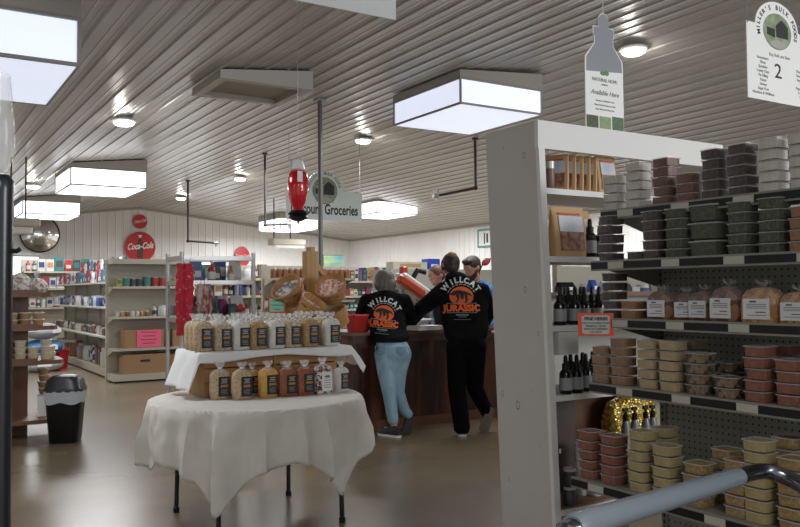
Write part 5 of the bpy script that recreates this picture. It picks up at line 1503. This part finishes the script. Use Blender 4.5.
def back_print(surf, root, origin, right, up, away, S=1.0):
    white_ink = mat('print_white', (.62, .62, .62), .7); orange = mat('print_orange', (.75, .13, .02), .7)
    def flat(mb): return subdiv(MB_flat(mb))
    def MB_flat(mb):
        q = MB(); q.v = [(x * S, y, z * S) for x, y, z in mb.v]; q.f = mb.f; q.mi = mb.mi; return q
    # orange round with a creature-like dark pattern
    o = MB(); o.add([(0, 0, 0)] + [(.085 * math.cos(2 * PI * k / 40), 0, .075 * math.sin(2 * PI * k / 40) * (1 if math.sin(2 * PI * k / 40) > 0 else .75)) for k in range(40)], [(0, 1 + k, 1 + (k + 1) % 40) for k in range(40)])
    em = put_print(surf, root, 'orange_emblem', flat(o), orange, origin, right, up, away, .003)
    o = MB()
    for pts in ([(-.085, .02), (-.05, .045), (-.01, .05), (.03, .04), (.06, .03), (.085, .0), (.05, .015), (.02, .012), (-.02, .02), (-.06, .01)], [(-.04, .015), (-.015, .02), (-.02, -.02), (-.035, -.04), (-.045, -.04), (-.03, -.015)], [(.02, .02), (.04, .018), (.045, -.02), (.03, -.045), (.022, -.04), (.03, -.01)], [(-.01, .03), (.02, .03), (.015, -.01), (0, -.02), (-.008, 0)]):
        n = len(pts); o.add([(x, -.0015, z) for x, z in pts], [tuple(range(n))])
    put_print(surf, root, 'dark_emblem_figure', flat(o), ink, origin, right, up, away, .003)
    o = MB()
    vs, fs = text_mesh('WILLCAT', 1)
    for ch_, an_ in zip('WILLCAT', (146, 124, 110, 95, 79, 59, 40)): arc_letters(o, ch_ + ' ', .056, 0, -.02, .125, an_ - 6, an_ - 6, -.0, bold=.0025)
    put_print(surf, root, 'arched_lettering', flat(o), white_ink, origin, right, up, away, .004)
    o = MB(); letters(o, 'JURASSIC', .062, 0, -.098, -.002, bold=.0035)
    put_print(surf, root, 'title_lettering', flat(o), orange, origin, right, up, away, .006)
    o = MB()
    for x0, x1, z0, z1 in ((-.105, .105, -.046, -.041), (-.105, .105, -.112, -.107), (-.105, -.1, -.107, -.046), (.1, .105, -.107, -.046)): o.box(x0, x1, 0, .0005, z0, z1)
    for x0, x1, z in ((-.045, .045, -.130), (-.03, .03, -.140), (-.06, .06, -.158)): o.box(x0, x1, 0, .0005, z, z + (.010 if z > -.135 else .003))
    for k in range(9):
        a = math.radians(155 - k * 16); o.add([(.098 * math.cos(a + d), 0, .088 * math.sin(a + d) + .0) for d in (-.1, .1)] + [(.104 * math.cos(a + d), 0, .095 * math.sin(a + d) + .0) for d in (.1, -.1)], [(0, 1, 2, 3)])
    put_print(surf, root, 'outline_pattern', flat(o), mat('print_grey2', (.35, .37, .40), .7), origin, right, up, away, .004)


away = Vector((fw.x, fw.y, 0)).normalized()


def shoe(root, heel, toe, w=.05, h=.07, upm=(0, 0, 1), sole=sole_w, nm='shoe'):
    heel = Vector(heel); toe = Vector(toe); d = (toe - heel); L = d.length; d.normalize(); u = Vector(upm); u = (u - d * u.dot(d)).normalized(); s_ = d.cross(u)
    M = Matrix((s_, d, u)).transposed().to_4x4(); M.translation = heel
    R = []
    for y, ww, hh in ((-.01, .5, .7), (0.01, .72, 1.0), (.06, .78, 1.1), (.12, .85, .95), (.17, 1.0, .75), (.22, .98, .6), (.26, .8, .48), (L + .012, .35, .3)):
        y = min(y, L + .012)
        R.append([(w * ww * math.cos(2 * PI * k / 16), y, .022 + h * hh * max(0, math.sin(2 * PI * k / 16)) * 1.0 - .006 * (math.sin(2 * PI * k / 16) < 0)) for k in range(16)])
    sh = MB().loft(R).xf(M).build(nm, shoe_b, root, True)
    pts = []
    for y, ww in ((-.015, .4), (0, .72), (.06, .78), (.12, .84), (.17, 1.02), (.22, 1.0), (.26, .82), (L + .02, .3)): pts.append((w * ww * 1.03, min(y, L + .02)))
    ol = pts + [(-x, y) for x, y in reversed(pts)]
    MB().loft([[(x, y, 0) for x, y in ol], [(x, y, .022) for x, y in ol]]).xf(M).build('sole', sole, sh)
    mb = MB(); 
    for y in (.12, .145, .17): mb.box(-w * .35, w * .35, y, y + .006, h * .9, h * .95 + .01)
    mb.xf(M).build('laces', sole, sh)
    return sh


def ground(p, z=0.0): return Vector((p.x, p.y, z))


# ---- the tall man in the black hoodie
t, P = person('person', 'tall person in black hoodie with orange back print, leaning on the counter', 7.9, 463)
J = mk(P)
hd = J(450.5, 264.5, 8.5); nk = J(455, 283, 8.42); chest = J(464, 304, 8.36); waist = J(466, 326, 8.25); pel = J(466, 345, 8.15)
yl = math.atan2(away.x, away.y)
RZ = Matrix.Rotation(-yl, 3, 'Z')
def sec(c, rx, ry, n=1): return (c, rx, ry)
def torso_secs(fl, L, seg=28):
    R = []
    for c, rx, ry in L: R.append([tuple(Vector(c) + r0 * (rx * math.cos(2 * PI * k / seg)) + away * (ry * math.sin(2 * PI * k / seg))) for k in range(seg)])
    fl.mb.loft(R)
sL = J(444, 291, 8.42); eL = J(421, 309, 8.62); wL = J(411, 324, 8.72); sR = J(482, 291, 8.38); eR = J(489.5, 312, 8.45); wR = J(483, 328, 8.42)
hL = J(457, 345, 8.12); kL = J(457, 389, 8.05); aL = J(460, 427, 7.98); hR = J(476, 345, 8.12); kR = J(475, 388, 8.15); aR = J(487, 412, 8.22)
body = Flesh()
torso_secs(body, [(pel - Vector((0, 0, .08)), .10, .09), (pel, .155, .11), (waist, .14, .10), (chest, .18, .115), (J(461, 291, 8.4), .17, .10), (nk, .06, .06)])
body.limb([nk - Vector((0, 0, .06)), hd], [.058, .052])
M, hp = head(body, hd, .112, Vector((.25, .96, -.12)))
body.limb([sL, eL, wL], [.055, .042, .03]); body.limb([sR, eR, wR], [.055, .042, .03])
hand(body, wL, away * .7 + Vector((-.4, 0, -.25)), Vector((0, 0, -1)), .18, .35, 1)
hand(body, wR, Vector((-.15, 0, -.9)) + away * .2, -r0, .18, .45, 1)
body.limb([hL, kL, aL], [.085, .06, .042]); body.limb([hR, kR, aR], [.085, .06, .042])
body.grow('body', skin_m, t, .011, 3)
eyes(hd, hp, .107, t)
hr = Flesh(); hr.ball(hp(0, -.14, .20), .094, .103, .098, seg=20, M=M); hr.ball(hp(0, -.35, -.25), .078, .068, .075, seg=16, M=M)
for sx in (-1, 1): hr.ball(hp(sx * .72, .1, -.05), .02, .04, .06, M=M)
hro = hr.grow('hair', hair_d, t, .009, 2)
tp = Flesh(); tp.ball(hp(0, -.42, .70), .058, .062, .05, seg=16, M=M); tp.grow('thin_crown', mat('scalp', (.20, .11, .075), .5), t, .008, 1)
hood = Flesh()
torso_secs(hood, [(J(466, 341, 8.18), .185, .15), (J(466, 336, 8.2), .215, .165), (waist, .235, .165), (J(464, 314, 8.3), .24, .165), (chest, .25, .165), (J(463, 294, 8.39), .245, .15), (J(461, 286, 8.41), .19, .12), (J(457, 279, 8.43), .115, .10), (J(455, 274, 8.44), .095, .085)])
hood.limb([sL, eL, wL], [.10, .082, .05]); hood.limb([sR, eR, J(486, 322, 8.42)], [.086, .068, .052])
hood.limb([J(445, 291, 8.4), J(458, 285, 8.4)], [.08, .07]); hood.limb([J(481, 291, 8.38), J(464, 285, 8.4)], [.08, .07])
hood.ball(J(456, 278, 8.40), .125, .105, .07, seg=18)
hoodo = hood.grow('hoodie', hoodie, t, .013, 5)
back_print(hoodo, t, J(461, 297, 8.3), r0.normalized(), (Vector((0, 0, 1)) - away * .0), away, 1.42)
tr = Flesh()
torso_secs(tr, [(pel - Vector((0, 0, .10)), .16, .12), (pel, .19, .135), (J(466, 336, 8.2), .18, .13)])
tr.limb([J(457, 346, 8.12), kL, J(461, 421, 7.99), J(462, 427, 7.98)], [.112, .092, .082, .084]); tr.limb([J(476, 346, 8.12), kR, aR], [.11, .085, .066])
tr.grow('trousers', blackpants, t, .013, 5)
hl = J(463, 434, 7.93); shoe(t, ground(hl), ground(hl + away * .25 - r0 * .03), .05, .09, sole=sole_w)
he = J(491, 409, 8.16); to = J(484, 433, 8.14); to.z = .03
shoe(t, he, to, .05, .07, away, sole=sole_g)

# ---- the woman in jeans
t, P = person('person', 'shorter person in light blue jeans and black hoodie leaning on the counter', 7.95, 398)
J = mk(P)
hd = J(384.5, 281, 8.55); nk = J(385, 294, 8.5); chest = J(386, 311, 8.45); waist = J(388, 329, 8.35); pel = J(393, 351, 8.2)
sL = J(367, 301, 8.5); eL = J(360, 318, 8.66); wL = J(366, 327, 8.74); sR = J(404, 301, 8.5); eR = J(412, 317, 8.62); wR = J(405, 327, 8.74)
hL = J(385, 353, 8.18); kL = J(389, 392, 8.0); aL = J(394, 425, 7.97); hR = J(402, 353, 8.18); kR = J(398, 392, 8.12); aR = J(408, 413, 8.14)
body = Flesh()
torso_secs(body, [(pel - Vector((0, 0, .08)), .12, .10), (pel, .155, .12), (waist, .125, .09), (chest, .15, .10), (J(386, 301, 8.48), .14, .08), (nk, .05, .05)])
body.limb([nk - Vector((0, 0, .05)), hd], [.05, .046])
M, hp = head(body, hd, .098, Vector((.35, .92, -.2)))
body.limb([sL, eL, wL], [.046, .038, .026]); body.limb([sR, eR, wR], [.046, .038, .026])
hand(body, wL, away * .8 + r0 * .3 + Vector((0, 0, -.1)), Vector((0, 0, -1)), .165, .4, 1)
hand(body, wR, away * .8 - r0 * .3 + Vector((0, 0, -.1)), Vector((0, 0, -1)), .165, .4, -1)
body.limb([hL, kL, aL], [.085, .055, .036]); body.limb([hR, kR, aR], [.085, .055, .036])
body.grow('body', skin, t, .011, 3)
eyes(hd, hp, .098, t)
hr = Flesh(); hr.ball(hp(0, -.18, .14), .108, .108, .108, seg=20, M=M); hr.ball(hp(0, -.35, -.45), .122, .095, .09, seg=18, M=M)
for k in range(9):
    x = (k - 4) * .16; hr.limb([hp(x, -.9 + abs(x) * .4, .3), hp(x * 1.15, -1.0 + abs(x) * .4, -.5), hp(x * 1.1, -.95 + abs(x) * .4, -1.15)], [.022, .026, .014], 8)
hr.grow('hair', hair_g, t, .008, 1)
hood = Flesh()
torso_secs(hood, [(J(390, 342, 8.25), .175, .15), (J(390, 337, 8.28), .20, .16), (waist, .19, .145), (chest, .20, .14), (J(386, 304, 8.47), .195, .125), (J(385, 297, 8.49), .14, .10), (J(385, 291, 8.5), .08, .08)])
hood.limb([sL, eL, wL], [.082, .068, .046]); hood.limb([sR, eR, wR], [.082, .068, .046])
hood.limb([J(368, 301, 8.48), J(381, 296, 8.48)], [.07, .06]); hood.limb([J(403, 301, 8.48), J(390, 296, 8.48)], [.07, .06])
hood.ball(J(385, 295, 8.46), .10, .09, .055, seg=18)
hoodo = hood.grow('hoodie', hoodie, t, .013, 5)
back_print(hoodo, t, J(384, 314, 8.4), (r0 + Vector((0, 0, -.10))).normalized(), Vector((0, 0, 1)) + r0 * .1, away, 1.22)
tr = Flesh()
torso_secs(tr, [(pel - Vector((0, 0, .11)), .15, .12), (pel + Vector((0, 0, -.03)), .185, .15), (pel + Vector((0, 0, .05)), .165, .135), (J(390, 339, 8.27), .15, .115)])
for a in (J(384.5, 355, 8.14), J(401, 355, 8.14)): tr.ball(a, .098, .085, .10)
tr.limb([J(384, 354, 8.18), J(386, 372, 8.1), kL, J(393, 420, 7.97)], [.10, .088, .068, .056]); tr.limb([J(402, 354, 8.18), J(398, 372, 8.15), kR, J(404, 410, 8.14), J(408, 414, 8.12)], [.10, .088, .066, .056, .05])
jeans = tr.grow('jeans', denim, t, .012, 5)
for px in (380, 401):
    q = MB(); S_ = .05
    q.add([(-S_, 0, S_), (S_, 0, S_), (S_, 0, -S_ * .4), (0, 0, -S_), (-S_, 0, -S_ * .4)], [(0, 1, 2, 3, 4)])
    put_print(jeans, t, 'back_pocket', subdiv(q, .02), mat('denim_dark', (.16, .26, .35), .85), J(px, 351, 8.1), r0.normalized(), Vector((0, 0, 1)), away, .004)
hl = J(399, 433, 7.9); shoe(t, ground(hl), ground(hl + away * .15 - r0 * .17), .045, .08, sole=sole_w)
he = J(411, 412, 8.12); to = J(407, 434, 8.08); to.z = .03
shoe(t, he, to, .045, .065, away - r0 * .35, sole=MATS['shoe_upper'])

# ---- the bearded worker in blue behind the counter
t, P = person('person', 'bearded person in blue shirt and dark braces looking down behind the counter', 9.5, 478)
J = mk(P)
hd = J(472, 267, 9.4); look = (-r0 * .75 - away * .65 + Vector((0, 0, -.35)))
nk = J(478, 282, 9.5); chest = J(480, 303, 9.5); pel = J(482, 345, 9.55)
body = Flesh()
torso_secs(body, [(pel - Vector((0, 0, .05)), .15, .1), (pel, .16, .12), (chest, .19, .12), (J(480, 288, 9.5), .17, .09), (nk, .06, .06)])
body.limb([nk - Vector((0, 0, .05)), hd], [.06, .055])
M, hp = head(body, hd, .112, look)
sL = J(466, 291, 9.45); sR = J(495, 291, 9.5); eL = J(462, 312, 9.3); wL = J(464, 326, 9.1); eR = J(500, 315, 9.45); wR = J(492, 327, 9.25)
body.limb([sL, eL, wL], [.055, .042, .03]); body.limb([sR, eR, wR], [.055, .042, .03])
hand(body, wL, -away * .8 + Vector((0, 0, -.2)), Vector((0, 0, -1)), .18, .4, 1); hand(body, wR, -away * .8 + Vector((0, 0, -.2)), Vector((0, 0, -1)), .18, .4, -1)
for sx in (-.1, .1): body.limb([pel + r0 * sx, pel + r0 * sx * 1.1 + Vector((0, 0, -.42)), Vector((pel.x, pel.y, .08)) + r0 * sx * 1.1, Vector((pel.x, pel.y, .045)) + r0 * sx * 1.1 - away * .17], [.09, .065, .045, .04])
body.grow('body', skin, t, .011, 3)
eyes(hd, hp, .112, t)
hr = Flesh(); hr.ball(hp(0, -.12, .30), .10, .108, .098, seg=20, M=M); hr.ball(hp(0, -.4, -.05), .085, .07, .09, seg=16, M=M); hr.ball(hp(0, .5, .75), .075, .05, .035, seg=14, M=M)
hr.grow('hair', hair_d, t, .009, 2)
bd = Flesh(); bd.ball(hp(0, .45, -.85), .05, .045, .05, seg=14, M=M); bd.limb([hp(-.62, .1, -.3), hp(-.5, .35, -.75), hp(0, .6, -1.05), hp(.5, .35, -.75), hp(.62, .1, -.3)], [.018, .028, .04, .028, .018], 8)
bd.grow('beard', mat('beard_brown', (.05, .022, .012), .7), t, .008, 1)
sh = Flesh()
torso_secs(sh, [(J(482, 346, 9.55), .18, .14), (J(481, 325, 9.52), .20, .15), (chest, .22, .15), (J(480, 290, 9.5), .21, .13), (J(479, 284, 9.5), .12, .10), (J(478, 280, 9.5), .075, .075)])
sh.limb([sL, eL, wL], [.085, .065, .045]); sh.limb([sR, eR, wR], [.085, .065, .045])
so = sh.grow('shirt', blueshirt, t, .013, 5)
for x in (-.09, .09):
    q = MB().add([(x - .02, 0, -.42), (x + .02, 0, -.42), (x + .02, 0, .14), (x - .02, 0, .14)], [(0, 1, 2, 3)])
    put_print(so, t, 'suspender', subdiv(q, .03), black, J(480, 297, 9.3), r0.normalized(), Vector((0, 0, 1)), away, .004)
tr = Flesh(); torso_secs(tr, [(pel - Vector((0, 0, .12)), .16, .12), (pel + Vector((0, 0, .02)), .185, .135)])
for sx in (-.1, .1): tr.limb([pel + r0 * sx, pel + r0 * sx * 1.1 + Vector((0, 0, -.42)), Vector((pel.x, pel.y, .12)) + r0 * sx * 1.1], [.11, .09, .075])
tr.grow('trousers', blackpants, t, .014, 4)
for sx in (-.11, .11):
    a = Vector((pel.x, pel.y, 0)) + r0 * sx; shoe(t, a + away * .05, a - away * .2, .05, .08, sole=sole_g)

# ---- second worker seen between the slicer and the tall man
t, P = person('person', 'ruddy short-haired person bending down behind the counter by the blue box', 9.7, 437)
J = mk(P)
hd = J(436.5, 275, 9.6); look = (-r0 * .8 - away * .5 + Vector((0, 0, -.3)))
nk = J(441, 287, 9.65); chest = J(444, 305, 9.7); pel = J(446, 340, 9.8)
body = Flesh()
torso_secs(body, [(pel - Vector((0, 0, .05)), .14, .1), (pel, .15, .12), (chest, .16, .11), (J(443, 292, 9.68), .15, .085), (nk, .055, .055)])
body.limb([nk - Vector((0, 0, .05)), hd], [.055, .05]); M, hp = head(body, hd, .105, look)
sL = J(430, 295, 9.6); eL = J(428, 314, 9.45); wL = J(432, 326, 9.25); sR = J(457, 295, 9.7); eR = J(461, 315, 9.55); wR = J(455, 326, 9.3)
body.limb([sL, eL, wL], [.05, .04, .028]); body.limb([sR, eR, wR], [.05, .04, .028])
hand(body, wL, -away * .8 + Vector((0, 0, -.2)), Vector((0, 0, -1)), .17, .4, 1); hand(body, wR, -away * .8 + Vector((0, 0, -.2)), Vector((0, 0, -1)), .17, .4, -1)
for sx in (-.09, .09): body.limb([pel + r0 * sx, pel + r0 * sx * 1.1 + Vector((0, 0, -.42)), Vector((pel.x, pel.y, .08)) + r0 * sx * 1.1, Vector((pel.x, pel.y, .045)) + r0 * sx * 1.1 - away * .17], [.085, .06, .042, .038])
body.grow('body', mat('skin_red', (.50, .22, .16), .5), t, .011, 3)
eyes(hd, hp, .105, t)
hr = Flesh(); hr.ball(hp(0, -.14, .26), .094, .10, .092, seg=20, M=M); hr.ball(hp(0, -.4, -.1), .08, .065, .08, seg=16, M=M); hr.grow('hair', mat('hair_auburn', (.09, .04, .02), .6, n=50, c2=(.14, .07, .04), stretch=(1, 1, .1)), t, .009, 2)
sh = Flesh(); torso_secs(sh, [(J(446, 343, 9.8), .17, .13), (chest, .19, .135), (J(443, 294, 9.68), .18, .11), (nk + Vector((0, 0, .0)), .075, .075)])
sh.limb([sL, eL, wL], [.078, .06, .042]); sh.limb([sR, eR, wR], [.078, .06, .042]); sh.grow('shirt', mat('shirt_dark', (.05, .06, .08), .8), t, .014, 4)
tr = Flesh(); torso_secs(tr, [(pel - Vector((0, 0, .12)), .15, .11), (pel + Vector((0, 0, .02)), .175, .13)])
for sx in (-.09, .09): tr.limb([pel + r0 * sx, pel + r0 * sx * 1.1 + Vector((0, 0, -.42)), Vector((pel.x, pel.y, .12)) + r0 * sx * 1.1], [.10, .085, .07])
tr.grow('trousers', blackpants, t, .014, 4)
for sx in (-.1, .1):
    a = Vector((pel.x, pel.y, 0)) + r0 * sx; shoe(t, a + away * .05, a - away * .2, .05, .08, sole=sole_g)
